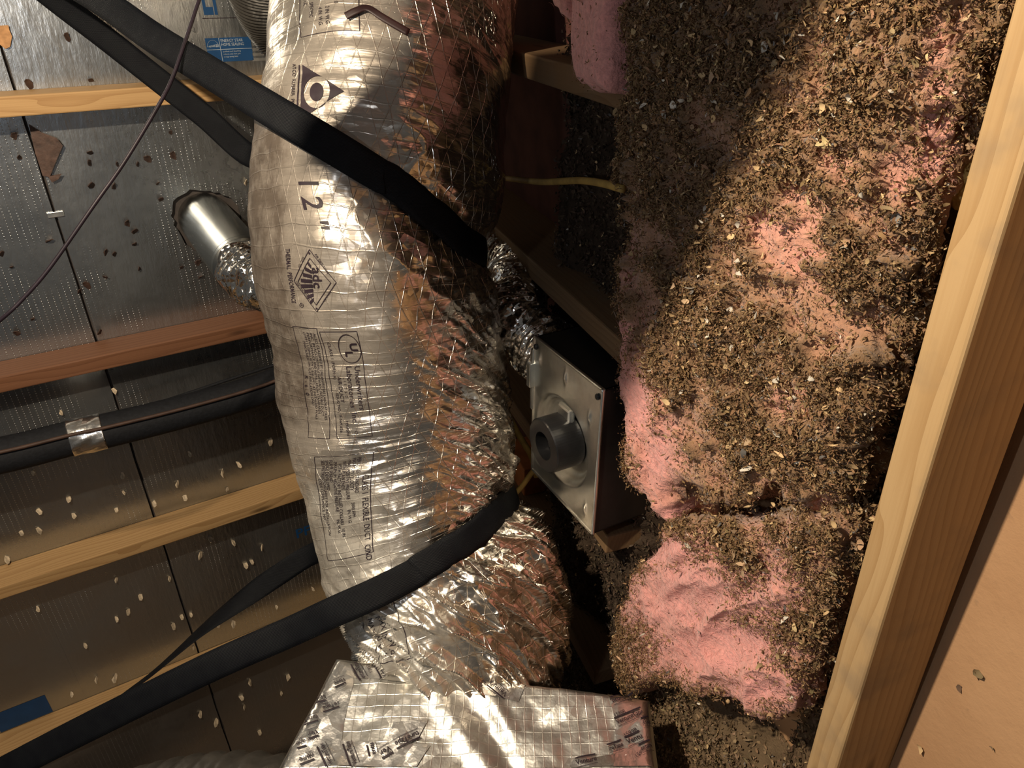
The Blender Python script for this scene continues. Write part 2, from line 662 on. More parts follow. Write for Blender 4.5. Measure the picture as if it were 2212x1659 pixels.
M_FLAP_SHADE = plain('torn_facing_and_shade', (0.085, 0.050, 0.038), 0.65, 0, 0.4, nscale=60, var=0.4, bump=0.002)  # brown of the torn flap, also the painted shade of upper splinters
M_SCRAP = plain('orange_scrap', (0.50, 0.27, 0.12), 0.8, nscale=70, var=0.3)
M_ORANGE = plain('orange_pine', (0.50, 0.17, 0.05), 0.8, nscale=20)
M_FLOOR = plain('floor_board', (0.20, 0.13, 0.08), 0.9, nscale=8)
M_YCHUNK = plain('yellow_fibre', (0.44, 0.28, 0.09), 1.0, nscale=50, var=0.4, bump=0.01)
M_FIBRE = plain('pink_fibre', (0.66, 0.36, 0.32), 0.9)


# ------------------------------------------------------------------ text and flat print
def text_tris(body, size, bold=0.0):
    cu = bpy.data.curves.new('t', 'FONT')
    cu.body = body
    cu.size = size
    cu.resolution_u = 2
    cu.offset = bold * size
    o = bpy.data.objects.new('t', cu)
    C.objects.link(o)
    dg = bpy.context.evaluated_depsgraph_get()
    me = bpy.data.meshes.new_from_object(o.evaluated_get(dg))
    bpy.data.objects.remove(o)
    bpy.data.curves.remove(cu)
    bm = bmesh.new()
    bm.from_mesh(me)
    bpy.data.meshes.remove(me)
    bmesh.ops.triangulate(bm, faces=bm.faces[:])
    return bm


def refine(bm, step):
    for _ in range(6):
        e = [x for x in bm.edges if x.calc_length() > step]
        if not e:
            break
        bmesh.ops.subdivide_edges(bm, edges=e, cuts=1)
        bmesh.ops.triangulate(bm, faces=bm.faces[:])


def poly_bm(loops, keep=None):
    """filled 2D region from closed loops (even-odd)"""
    vs2, es = [], []
    for lp in loops:
        b = len(vs2)
        vs2 += [Vector((float(x), float(y))) for x, y in lp]
        es += [(b + i, b + (i + 1) % len(lp)) for i in range(len(lp))]
    co, _, fa, _, _, _ = delaunay_2d_cdt(vs2, es, [], 0, 1e-7)

    def inside(x, y):
        c = False
        for lp in loops:
            n = len(lp)
            for i in range(n):
                x1, y1 = lp[i]
                x2, y2 = lp[(i + 1) % n]
                if (y1 > y) != (y2 > y) and x < (x2 - x1) * (y - y1) / (y2 - y1) + x1:
                    c = not c
        return c
    bm = bmesh.new()
    bv = [bm.verts.new((p.x, p.y, 0)) for p in co]
    for f in fa:
        cx = sum(co[i].x for i in f) / len(f)
        cy = sum(co[i].y for i in f) / len(f)
        if inside(cx, cy):
            try:
                bm.faces.new([bv[i] for i in f])
            except ValueError:
                pass
    return bm


def bar(x0, y0, x1, y1, w):
    d = np.array([x1 - x0, y1 - y0]); d = d / np.linalg.norm(d)
    n = np.array([-d[1], d[0]]) * w / 2
    a, b = np.array([x0, y0]), np.array([x1, y1])
    return [tuple(a - n), tuple(b - n), tuple(b + n), tuple(a + n)]


def circ(cx, cy, rx, ry=None, n=28):
    ry = ry or rx
    return [(cx + rx * math.cos(2 * math.pi * i / n), cy + ry * math.sin(2 * math.pi * i / n)) for i in range(n)]


def print_obj(name, bms, mapf, mat, parent, step=0.006):
    """lay 2D prints (list of bmesh) on a surface through mapf((n,2) array)->(n,3)"""
    V, Fc = [], []
    for bm in bms:
        refine(bm, step)
        bm.verts.index_update()
        b = len(V)
        V += [(v.co.x, v.co.y) for v in bm.verts]
        Fc += [tuple(b + v.index for v in f.verts) for f in bm.faces]
        bm.free()
    if not V:
        return None
    P = mapf(np.array(V, float))
    o = mesh_obj(name, P, Fc, mat, None, smooth=True)
    if parent is not None:
        adopt(o, parent)
    return o


def shift(bm, dx, dy, rot=0.0, sx=1.0, sy=1.0):
    c, s = math.cos(rot), math.sin(rot)
    for v in bm.verts:
        x, y = v.co.x * sx, v.co.y * sy
        v.co.x, v.co.y = c * x - s * y + dx, s * x + c * y + dy
    return bm


def solid_panel(name, loops, place, thick, mat, parent=None):
    """2D region (s,z) extruded behind its face"""
    bm = poly_bm(loops)
    bm.verts.index_update()
    co = [(v.co.x, v.co.y) for v in bm.verts]
    fs = [[v.index for v in f.verts] for f in bm.faces]
    bm.free()
    n = len(co)
    V = [place(a, b, 0.0) for a, b in co] + [place(a, b, -thick) for a, b in co]
    cnt = {}
    for f in fs:
        for i in range(len(f)):
            a, b = f[i], f[(i + 1) % len(f)]
            cnt[(a, b)] = 1
    faces = [f for f in fs] + [[i + n for i in f[::-1]] for f in fs]
    for (a, b) in cnt:
        if (b, a) not in cnt:
            faces.append([b, a, a + n, b + n])
    return mesh_obj(name, V, faces, mat, parent, smooth=False)


def board(name, P0, xdir, ydir, L, W, T, mat, label, cat, group=None, bevel=0.003):
    """timber from P0 along xdir (length L); ydir spans W; third axis spans T; P0 is the low corner"""
    x, y = unit(xdir), unit(ydir)
    y = unit(y - x * np.dot(x, y))
    z = np.cross(x, y)
    bm = bmesh.new()
    box_bm(bm, (0, 0, 0), (L, W, T), bevel)
    o = bm_obj(name, bm, mat, matrix=frame_matrix(P0, x, y, z))
    tag(o, label, cat, group)
    return o


ZUP = np.array([0, 0, 1.0])

# ================================================================== SETTING
fl = bmesh.new()
box_bm(fl, (-2.6, -1.2, -0.05), (1.6, 2.6, 0.0))
tag(bm_obj('floor', fl, M_FLOOR), kind='structure')

# roof deck (left): dark backing plus two foil faced panels with an open joint
zlo, zhi = 0.0, H + 0.75
pts = [deck(-1.5, 0, -0.014), deck(1.12, 0, -0.014), deck(1.12, 0, -0.034), deck(-1.5, 0, -0.034)]
V = [p + ZUP * z for z in (zlo, zhi) for p in pts]
wl = mesh_obj('wall_left', V, [[0, 1, 5, 4], [1, 2, 6, 5], [2, 3, 7, 6], [3, 0, 4, 7], [3, 2, 1, 0], [4, 5, 6, 7]], M_SHEATH, smooth=False)
tag(wl, kind='structure')


def deck_place(s, z, o):
    return deck(s, z, o)


def panel_obj(name, loops):
    o = solid_panel(name, [[(a, b) for a, b in lp] for lp in loops], lambda a, b, o_: np.array([a, o_ * -1.0, b]), 0.011, M_DECK)
    # local frame: x along the deck, y into the deck, z up
    o.matrix_world = frame_matrix(D0, E1, -DN, ZUP)
    return o


hs_, hz_ = deck_hit(447, 476)
hole = []
for i in range(44):
    a = 2 * math.pi * i / 44
    r = 0.077 + 0.005 * math.sin(3 * a + 1) + random.uniform(-0.003, 0.004)
    hole.append((hs_ + r * math.cos(a), hz_ + r * math.sin(a)))


def wavy(s, z0, z1, n=60, amp=0.0012):
    zs = np.linspace(z0, z1, n)
    return [(s + random.uniform(-amp, amp), z) for z in zs]


right_loop = wavy(0.0028, zlo + 0.002, zhi) + [(1.12, zhi), (1.12, zlo + 0.002)]
left_loop = wavy(-0.0028, zhi, zlo + 0.002) + [(-1.5, zlo + 0.002), (-1.5, zhi)]
p1 = adopt(panel_obj('panel', [right_loop, hole]), wl)
p2 = adopt(panel_obj('panel', [left_loop]), wl)
# faint foil lap lines of the facing: thin raised strips
for (a, b) in (((0, 1132), (165, 1455)),):
    sa, za = deck_hit(*a); sb, zb = deck_hit(*b)
    sm = 0.5 * (sa + sb)
    bm = bmesh.new()
    box_bm(bm, (sm - 0.002, -0.0006, H - 1.86), (sm + 0.002, 0.001, H - 1.37))
    o = bm_obj('facing_lap', bm, M_DECK, matrix=frame_matrix(D0, E1, -DN, ZUP))
    adopt(o, wl)

# right wall: board behind the joists and loose fill
bm = bmesh.new()
box_bm(bm, (-1.05, -0.02, 0.0), (1.70, 0.0, H + 0.75))
wr = bm_obj('wall_right', bm, M_BOARD, matrix=frame_matrix(B0, D3, FN, ZUP))
tag(wr, kind='structure')

M_BAY_SHADE = plain('red_brown_bay_shade', (0.085, 0.030, 0.022), 0.9, nscale=14, var=0.3)  # deep shade of the far bays, put into the colour of an added panel
bm = bmesh.new()
box_bm(bm, (0.865, 0.001, 0.3), (1.66, 0.008, H + 0.7), 0.001)
adopt(bm_obj('bay_shade_panel', bm, M_BAY_SHADE, matrix=frame_matrix(B0, D3, FN, ZUP)), wr)

# ------------------------------------------------------------------ rafters
raft = [(-0.222, M_RAFT, 'pale pine rafter crossing the top of the foil deck, under the blue label'),
        (-0.787, M_RED_SHADED, 'shaded reddish pine rafter with a dark knot, second from the top on the foil deck'),
        (-1.337, M_RAFT, 'golden pine rafter with arched grain, below the black insulated pipe'),
        (-1.900, M_RAFT, 'lowest golden pine rafter, seen between the two lower black straps')]
for z, m, lab in raft:
    board('roof_rafter', deck(-1.45, H + z + 0.019, 0.0), E1, DN, 2.44, 0.089, 0.038, m, lab, 'rafter', 'rafters on the foil deck')
# ------------------------------------------------------------------ near studs on the right wall
board('wall_stud', wall(0.038, 0.001, 0.0) + np.array([0.045 * (H - 0.755), 0.0, 0.0]), np.array([-0.045, 0, 1.0]), FN, H + 0.7, 0.089, 0.038, M_STUD,
      'long pale lumber stud running down the right beside the insulation', 'stud')
board('wall_stud', wall(-0.232, 0.0, 0.0), ZUP, FN, H + 0.7, 0.050, 0.038, M_STUD,
      'dark lumber edge in the bottom right corner on the tan board', 'stud')
# joists crossing the right wall behind the insulation
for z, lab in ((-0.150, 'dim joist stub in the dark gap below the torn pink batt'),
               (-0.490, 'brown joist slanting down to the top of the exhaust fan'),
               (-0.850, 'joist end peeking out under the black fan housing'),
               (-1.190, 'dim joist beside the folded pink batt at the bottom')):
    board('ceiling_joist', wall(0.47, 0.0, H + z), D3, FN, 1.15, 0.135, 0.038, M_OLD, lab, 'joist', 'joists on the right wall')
# unseen board added above the view to shade the upper batt and the bays
bc = np.array([-0.343, 0.495, H])
wd = unit(np.array([0.8, -0.6, 0]))
wa = unit(ZUP * math.cos(R(28)) + wd * math.sin(R(28)))
wb = unit(-wd * math.cos(R(28)) + ZUP * math.sin(R(28)))
board('shade_board', bc + wd * 0.018 + ZUP * 0.050, wa, wb, 0.60, 0.190, 0.038, M_RAFT, 'short unseen board added above the duct to shade the batt', 'board')



# ================================================================== FLAKES AND LOOSE FILL
def flakes(name, P, N, length, width, col, spread, parent=None, lift=0.004, flat=0.35, mat=None, label=None):
    n = len(P)
    K = 4
    ax = unit(rng.normal(size=(n, 3)) + N * 0.0)
    ax = unit(ax - N * (ax * N).sum(1, keepdims=True) * flat)
    nn = unit(rng.normal(size=(n, 3)) + N * 0.6)
    nn = unit(nn - ax * (nn * ax).sum(1, keepdims=True))
    w = np.cross(ax, nn)
    L = length * rng.uniform(0.45, 1.5, n)
    Wd = width * rng.uniform(0.5, 1.6, n)
    kap = rng.uniform(0.3, 3.6, n) / L
    base = P + N * (rng.uniform(0.0, 1.0, n) * lift)[:, None]
    tw = rng.normal(size=n) * 0.7
    V = np.empty((n, K, 2, 3))
    prof = [0.35, 1.0, 0.9, 0.3]
    for k in range(K):
        sv = (k / (K - 1) - 0.5) * L
        x = np.sin(kap * sv) / kap
        y = (1 - np.cos(kap * sv)) / kap
        c = base + ax * x[:, None] + nn * y[:, None]
        ang = tw * (k / (K - 1) - 0.5)
        wv = w * np.cos(ang)[:, None] + nn * np.sin(ang)[:, None]
        hw = (0.5 * Wd * prof[k] * rng.uniform(0.7, 1.3, n))[:, None]
        V[:, k, 0] = c - wv * hw
        V[:, k, 1] = c + wv * hw
    b = (np.arange(n) * K * 2)[:, None, None]
    k = np.arange(K - 1)[None, :, None] * 2
    q = np.array([0, 1, 3, 2])[None, None, :]
    faces = (b + k + q).reshape(-1, 4)
    o = mesh_obj(name, V.reshape(-1, 3), faces, mat or M_FLAKE)
    if mat is None:
        vattr(o, 'Col', np.repeat(col, K * 2, axis=0), 'FLOAT_COLOR')
    tag(o, label, None, None, 'stuff')
    if parent is not None:
        adopt(o, parent)
    return o


def palette(n, base, pale=0.06, white=0.012):
    c = np.array(base)[None, :] * rng.uniform(0.55, 1.35, (n, 1)) * rng.uniform(0.92, 1.08, (n, 3))
    r = rng.random(n)
    m = r < pale
    c[m] = np.array([0.52, 0.37, 0.20]) * rng.uniform(0.7, 1.15, (m.sum(), 1))
    m = r < white
    c[m] = np.array([0.66, 0.61, 0.52]) * rng.uniform(0.7, 1.1, (m.sum(), 1))
    m = (r > 0.985)
    c[m] = np.array([0.20, 0.19, 0.18]) * rng.uniform(0.6, 1.2, (m.sum(), 1))
    return np.clip(c, 0, 1)


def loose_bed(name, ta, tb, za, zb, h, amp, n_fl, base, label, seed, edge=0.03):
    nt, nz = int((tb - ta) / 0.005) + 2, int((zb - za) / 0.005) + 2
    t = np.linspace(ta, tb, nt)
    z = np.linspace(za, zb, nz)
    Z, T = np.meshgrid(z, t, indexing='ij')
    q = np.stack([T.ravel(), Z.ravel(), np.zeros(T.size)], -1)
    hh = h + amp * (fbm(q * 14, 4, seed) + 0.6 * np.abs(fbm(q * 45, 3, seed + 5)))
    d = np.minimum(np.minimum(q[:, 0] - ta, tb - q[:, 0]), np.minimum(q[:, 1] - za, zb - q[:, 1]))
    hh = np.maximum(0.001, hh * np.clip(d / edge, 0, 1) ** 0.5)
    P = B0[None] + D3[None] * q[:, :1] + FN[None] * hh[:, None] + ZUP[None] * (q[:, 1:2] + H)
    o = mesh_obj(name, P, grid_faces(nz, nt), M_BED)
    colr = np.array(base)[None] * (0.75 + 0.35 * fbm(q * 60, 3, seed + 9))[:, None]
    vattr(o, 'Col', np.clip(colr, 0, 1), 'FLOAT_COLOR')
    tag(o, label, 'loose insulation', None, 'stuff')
    i = rng.integers(0, len(P), n_fl)
    Pf = P[i] + D3 * rng.uniform(-0.004, 0.004, (n_fl, 1)) + ZUP * rng.uniform(-0.004, 0.004, (n_fl, 1))
    flakes('flakes', Pf, np.repeat(FN[None], n_fl, 0), 0.0085, 0.0026, palette(n_fl, base, 0.03, 0.004), 1.0, o, lift=0.012)
    return o


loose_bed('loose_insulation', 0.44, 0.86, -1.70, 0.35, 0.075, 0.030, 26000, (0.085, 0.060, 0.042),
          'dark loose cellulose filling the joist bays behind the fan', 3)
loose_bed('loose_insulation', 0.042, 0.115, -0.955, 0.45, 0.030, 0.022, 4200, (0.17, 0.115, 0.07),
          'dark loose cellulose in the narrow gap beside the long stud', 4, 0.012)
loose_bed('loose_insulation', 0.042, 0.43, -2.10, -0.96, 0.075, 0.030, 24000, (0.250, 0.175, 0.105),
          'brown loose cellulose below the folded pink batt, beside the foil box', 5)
nc = 46
Pc_ = np.array([wall(t, 0.0015, z) for t, z in zip(rng.uniform(-0.20, -0.02, nc), rng.uniform(H - 1.0, H - 0.25, nc))])
o = flakes('debris_crumbs', Pc_, np.repeat(FN[None], nc, 0), 0.010, 0.005, palette(nc, (0.20, 0.14, 0.09), 0.2, 0.0), 1.0, None, lift=0.002, flat=0.9)
tag(o, 'scattered crumbs on the tan board at the lower right', 'debris', None, 'stuff')


# ================================================================== PINK BATTS
NS = 380
_th = np.linspace(0, 2 * np.pi, 4000)
_e = 5.0
_sx = np.sign(np.cos(_th)) * np.abs(np.cos(_th)) ** (2 / _e)
_sy = np.sign(np.sin(_th)) * np.abs(np.sin(_th)) ** (2 / _e)
_l = np.concatenate([[0], np.cumsum(np.hypot(np.diff(_sx * 2.2), np.diff(_sy)))])
_tq = np.interp(np.linspace(0, _l[-1], NS, endpoint=False), _l, _th)
SQX = np.sign(np.cos(_tq)) * np.abs(np.cos(_tq)) ** (2 / _e)
SQY = np.sign(np.sin(_tq)) * np.abs(np.sin(_tq)) ** (2 / _e)


def interp(tab, x):
    tab = np.array(sorted(tab))
    return np.interp(x, tab[:, 0], tab[:, 1])


def px_blobs(P, blobs):
    px, py, _ = proj(P)
    w = np.zeros(len(P))
    for (cx, cy, rx, ry, a) in blobs:
        w = np.maximum(w, a * np.exp(-(((px - cx) / rx) ** 2 + ((py - cy) / ry) ** 2)))
    return w


PINK = np.array([0.76, 0.345, 0.32])
TAN = np.array([0.42, 0.232, 0.135])
BROWN = np.array([0.215, 0.130, 0.068])


def make_batt(z_top, z_bot, t0, t1, h0, hn, hf, nz, label, seed, pinkf, n_fl, folds=0.0, lump=0.010, n_fib=2500, dens=None):
    """z_top, z_bot: functions of x in [-1,1]; t0,t1,hn,hf: functions of relative z"""
    a = np.linspace(0, 1, nz)[:, None]
    x = np.repeat(SQX[None], nz, 0)
    y = np.repeat(SQY[None], nz, 0)
    ln = abs(float(np.mean(z_top(np.zeros(1)) - z_bot(np.zeros(1)))))
    rad = 0.03
    e = np.minimum(a, 1 - a) * ln
    sc = np.sqrt(np.clip(1 - (1 - np.clip(e / rad, 0, 1)) ** 2, 0.0, 1)) * 0.55 + 0.45
    x = x * (sc * 0.25 + 0.75)
    y = y * sc
    z = z_top(x) * (1 - a) + z_bot(x) * a
    T0, T1 = t0(z), t1(z)
    HN, HF = hn(z), hf(z)
    t = T0 + (T1 - T0) * (x + 1) / 2
    top = HN + (HF - HN) * (x + 1) / 2
    h = h0 + (top - h0) * (y + 1) / 2
    P = B0 + D3 * t[..., None] + FN * h[..., None] + ZUP * (z[..., None] + H)
    # normals and displacement
    du = np.roll(P, -1, 1) - np.roll(P, 1, 1)
    dv = np.gradient(P, axis=0)
    N = unit(np.cross(dv, du))
    cen = P.mean(1, keepdims=True)
    if ((P - cen) * N).sum(-1).mean() < 0:
        N = -N
    q = np.stack([t.ravel(), z.ravel(), h.ravel()], -1)
    Pf = P.reshape(-1, 3)
    pink = np.clip(pinkf(Pf), 0, 1)
    big = fbm(q * 9, 3, seed)
    mid = fbm(q * 38, 4, seed + 3)
    clump = fbm(q * 95, 3, seed + 7)
    cl = 0.75 * fbm(q * 52, 3, seed + 41) + 0.45 * fbm(q * 15, 2, seed + 43)
    lm = np.clip((cl + 0.16) / 0.26, 0, 1)
    lm = lm * lm * (3 - 2 * lm) * np.clip(1.25 - 1.25 * pink, 0, 1)
    d = 0.010 * big + 0.5 * lump * mid * (1 - 0.72 * pink) + lm * (lump * 0.8 + 0.009 * clump) + 0.0012 * clump
    if folds:
        rot = np.stack([q[:, 0] * 1.0 + q[:, 1] * 0.55, (q[:, 1] - q[:, 0] * 0.4) * 0.45, q[:, 2]], -1)
        rd = 1 - np.abs(fbm(rot * 17, 3, seed + 21))
        d += folds * (rd ** 3 - 0.55) * pink
    N2 = N.reshape(-1, 3)
    P2 = Pf + N2 * d[:, None]
    o = mesh_obj('insulation_batt', P2, grid_faces(nz, NS, True).tolist() + [list(range(NS))[::-1], [(nz - 1) * NS + k for k in range(NS)]], M_BATT)
    if o.data.polygons[nz // 2 * NS + NS // 4].normal.dot(Vector(N2[(nz // 2) * NS + NS // 4])) < 0:
        o.data.flip_normals()
    # dust colour: pink fibre, tan dusting, brown cover
    br = np.clip((1 - pink) * (0.56 + 0.44 * lm) + 0.12 * mid, 0, 1)
    col = PINK[None] * (1 + 0.10 * big[:, None])
    k1 = np.clip(br * 1.6, 0, 1)[:, None]
    k2 = np.clip(br * 2.2 - 1.0, 0, 1)[:, None]
    col = col * (1 - k1) + TAN[None] * k1
    col = col * (1 - k2) + BROWN[None] * k2
    vattr(o, 'Col', np.clip(col, 0, 1), 'FLOAT_COLOR')
    tag(o, label, 'insulation', 'pink insulation batts')
    # debris flakes on the faces that look into the attic
    G = P2.reshape(nz, NS, 3)
    du = np.roll(G, -1, 1) - np.roll(G, 1, 1)
    dv = np.gradient(G, axis=0)
    Nn = unit(np.cross(dv, du)).reshape(-1, 3)
    Nn *= np.sign((Nn * N2).sum(1, keepdims=True) + 1e-9)
    face = np.clip((Nn @ FN) * 1.4, 0.0, 1)
    wgt = face * (np.clip(1 - pink, 0, 1) ** 1.5 + 0.006) * (0.10 + lm)
    if dens is not None:
        wgt = wgt * dens(Pf)
    cw = np.cumsum(wgt); cw /= cw[-1]
    i = np.searchsorted(cw, rng.random(n_fl))
    Pq = P2[i] + rng.normal(size=(n_fl, 3)) * 0.0022
    lift = 0.010 * np.clip(0.3 + br[i], 0, 1)
    c = palette(n_fl, (0.225, 0.140, 0.074), 0.035, 0.004)
    flakes('debris', Pq, Nn[i], 0.0047, 0.0012, c, 1.0, o, lift=0.008)
    nm = n_fl // 7
    i = np.searchsorted(cw, rng.random(nm))
    flakes('large_debris', P2[i] + Nn[i] * 0.002, Nn[i], 0.0078, 0.0020, palette(nm, (0.22, 0.138, 0.075), 0.06, 0.006), 1.0, o, lift=0.009)
    # a sprinkling of larger pale chips
    nb = n_fl // 110
    i = np.searchsorted(cw, rng.random(nb))
    c = palette(nb, (0.46, 0.33, 0.19), 0.4, 0.16)
    flakes('wood_chips', P2[i] + Nn[i] * 0.005, Nn[i], 0.0095, 0.0040, c, 1.0, o, lift=0.006, flat=0.9)
    # loose pink fibres
    pw = np.cumsum((pink + 0.15) * (face + 0.25)); pw /= pw[-1]
    i = np.searchsorted(pw, rng.random(n_fib))
    flakes('fibres', P2[i], Nn[i], 0.013, 0.00032, None, 1.0, o, lift=0.002, flat=0.92, mat=M_FIBRE)
    return o


tl = [(-0.026 + 0.0, 0.500), (0.6, 0.50), (-0.296, 0.497), (-0.42, 0.471), (-0.515, 0.443), (-0.607, 0.40), (-0.644, 0.345), (-0.70, 0.33)]
tl2 = [(-0.66, 0.325), (-0.72, 0.338), (-0.76, 0.365), (-0.827, 0.393), (-0.908, 0.421), (-1.01, 0.411), (-1.042, 0.375), (-1.12, 0.33)]
_, zA = wall_hit(1405, 1140, 0.15)
_, zB = wall_hit(1640, 1222, 0.14)
_, zC = wall_hit(1850, 1210, 0.13)
pink1 = [(1375, 870, 55, 130, 1.0), (1420, 1000, 50, 120, 1.0), (1450, 1110, 90, 45, 0.95), (1350, 740, 28, 120, 0.8), (1345, 620, 22, 160, 0.55),
         (1840, 350, 110, 60, 0.46), (1690, 480, 90, 65, 0.44), (1730, 560, 70, 50, 0.40), (1930, 110, 60, 50, 0.42), (1940, 420, 40, 90, 0.40),
         (1710, 850, 50, 60, 0.5), (1720, 1105, 110, 50, 0.6), (1560, 1120, 60, 60, 0.5), (2030, 300, 40, 500, 0.55), (1335, 450, 20, 200, 0.4)]
make_batt(lambda x: np.full_like(x, 0.52), lambda x: np.interp(x, [-1, 0.0, 1], [zC - H, zB - H, zA - H]) + 0.012 * np.sin(x * 7),
          lambda z: np.full_like(z, 0.100), lambda z: interp(tl, z), 0.050,
          lambda z: np.full_like(z, 0.112), lambda z: 0.152 + 0.010 * np.sin(z * 9), 420,
          'long pink batt buried under brown cellulose flakes, between the dark bays and the stud', 31,
          lambda P: px_blobs(P, pink1), 150000, lump=0.021, n_fib=1500)
pink2 = [(1480, 1290, 170, 120, 1.15), (1540, 1400, 190, 100, 1.15), (1420, 1190, 120, 45, 1.1), (1640, 1480, 140, 60, 1.0), (1640, 1300, 110, 110, 0.85), (1720, 1550, 70, 40, 0.75),
         (1370, 1300, 50, 90, 0.85), (1760, 1400, 60, 60, 0.45), (1450, 1470, 120, 40, 0.6)]
z1 = [wall_hit(1335, 1505, 0.15)[1] - H, wall_hit(1530, 1592, 0.14)[1] - H, wall_hit(1790, 1700, 0.12)[1] - H]
make_batt(lambda x: np.interp(x, [-1, 0, 1], [zC - H, zB - H, zA - H]) + 0.006, lambda x: np.interp(x, [-1, -0.2, 1], [z1[2], z1[1], z1[0]]),
          lambda z: np.full_like(z, 0.070), lambda z: interp(tl2, z), 0.045,
          lambda z: np.full_like(z, 0.112), lambda z: 0.150 + 0.015 * np.sin((z + 0.7) * 8), 260,
          'bright pink folded batt end bulging out at the bottom beside the foil box', 51,
          lambda P: px_blobs(P, pink2), 19000, folds=0.020, lump=0.010, n_fib=3500)
make_batt(lambda x: np.full_like(x, 0.50), lambda x: np.full_like(x, -0.125) + 0.004 * np.sin(x * 9),
          lambda z: np.full_like(z, 0.508), lambda z: 0.640 - 0.05 * np.clip(-z, 0, 1), 0.090,
          lambda z: np.full_like(z, 0.175), lambda z: 0.175 + 0.01 * np.sin(z * 12), 160,
          'clean cut pink batt end hanging in the dark at the top', 71,
          lambda P: 0.92 + 0 * P[:, 0], 350, folds=0.006, lump=0.006, n_fib=1200)
make_batt(lambda x: np.full_like(x, 0.50), lambda x: np.full_like(x, -0.045) + 0.01 * x,
          lambda z: np.full_like(z, 0.648), lambda z: 0.700 + 0 * z, 0.100,
          lambda z: np.full_like(z, 0.170), lambda z: 0.172 + 0 * z, 90,
          'small dusky batt scrap tucked left of the clean pink end', 81,
          lambda P: 0.75 + 0 * P[:, 0], 100, lump=0.006, n_fib=300)
# yellow fibre chunk in the gap beside the stud
t_, z_ = wall_hit(2092, 350, 0.045)
bm = bmesh.new()
bmesh.ops.create_icosphere(bm, subdivisions=4, radius=1.0)
for v in bm.verts:
    n3 = fbm(np.array([[v.co.x * 2, v.co.y * 2, v.co.z * 2]]), 3, 5)[0]
    v.co *= 1 + 0.35 * n3
    v.co = Vector((v.co.x * 0.020, v.co.y * 0.016, v.co.z * 0.034))
o = bm_obj('fibre_chunk', bm, M_YCHUNK, smooth=True, matrix=frame_matrix(wall(t_, 0.045, z_), D3, FN, ZUP))
tag(o, 'yellow fibre lump wedged in the dark gap next to the long stud', 'insulation')

# ================================================================== FLEXIBLE DUCT (the big foil one)
rows = np.array([  # py, centre px, half width px, forward distance
    (-260, 872, 280, 1.19), (-100, 862, 275, 1.18), (0, 857, 268, 1.17), (100, 843, 267, 1.165), (200, 841, 268, 1.16), (300, 830, 273, 1.16), (400, 822, 277, 1.16),
    (500, 816, 272, 1.165), (600, 818, 265, 1.18), (700, 833, 253, 1.21), (800, 846, 249, 1.235), (900, 861, 246, 1.255), (1000, 881, 240, 1.265),
    (1100, 907, 238, 1.27), (1200, 945, 243, 1.27), (1300, 984, 236, 1.275), (1380, 1001, 230, 1.29), (1450, 1003, 200, 1.31), (1580, 1000, 180, 1.36)])
AX = np.array([U(c, p, f) for p, c, hw, f in rows])
RD = np.array([hw * f / F * 0.957 for p, c, hw, f in rows])
NV, NA = 720, 360
tmp = catmull(np.hstack([AX, RD[:, None]]), 4000)
cum = np.concatenate([[0], np.cumsum(np.linalg.norm(np.diff(tmp[:, :3], axis=0), axis=1))])
VL = np.linspace(0, cum[-1], NV)
CE = np.stack([np.interp(VL, cum, tmp[:, k]) for k in range(3)], -1)
RA = np.interp(VL, cum, tmp[:, 3])
TT = unit(np.gradient(CE, axis=0))
for k in range(3):
    TT[:, k] = np.convolve(np.pad(TT[:, k], 30, 'edge'), np.ones(61) / 61, 'valid')
TT = unit(TT)
FR = np.array([0, 0, H]) - CE
FR = unit(FR - TT * (FR * TT).sum(1, keepdims=True))
RT = np.cross(TT, FR)
if RT[:, 0].mean() < 0:
    RT = -RT
ANG = np.linspace(-np.pi, np.pi, NA, endpoint=False)
RADDIR = np.cos(ANG)[None, :, None] * FR[:, None, :] + np.sin(ANG)[None, :, None] * RT[:, None, :]
BASE = CE[:, None, :] + RA[:, None, None] * RADDIR
GPX, GPY, _ = proj(BASE)
VISG = ((np.array([0, 0, H]) - BASE) * RADDIR).sum(-1) > 0


def on_duct(px, py):
    d = (GPX - px) ** 2 + (GPY - py) ** 2 + np.where(VISG, 0, 1e9)
    i, j = np.unravel_index(np.argmin(d), d.shape)
    return VL[i], ANG[j]


# strap paths over the duct, as (v, angle)
strapB = [on_duct(*p) for p in ((815, 376), (860, 404), (920, 446), (980, 490), (1046, 536))]
vb_end = strapB[-1][0]
strapB += [(vb_end + 0.01, 1.75), (vb_end - 0.05, 2.5), (vb_end - 0.11, 3.3), (vb_end - 0.17, 4.1)]
strapC = [on_duct(*p) for p in ((890, 1243), (950, 1206), (1000, 1178), (1050, 1143), (1100, 1095))]
vc = strapC[-1][0]
strapC += [(vc - 0.005, 1.75), (vc + 0.00, 2.5), (vc + 0.01, 3.3), (vc + 0.03, 4.05)]


def strap_curve(path):
    p = np.array(path)
    o = np.argsort(p[:, 1])
    return p[o, 1], p[o, 0]


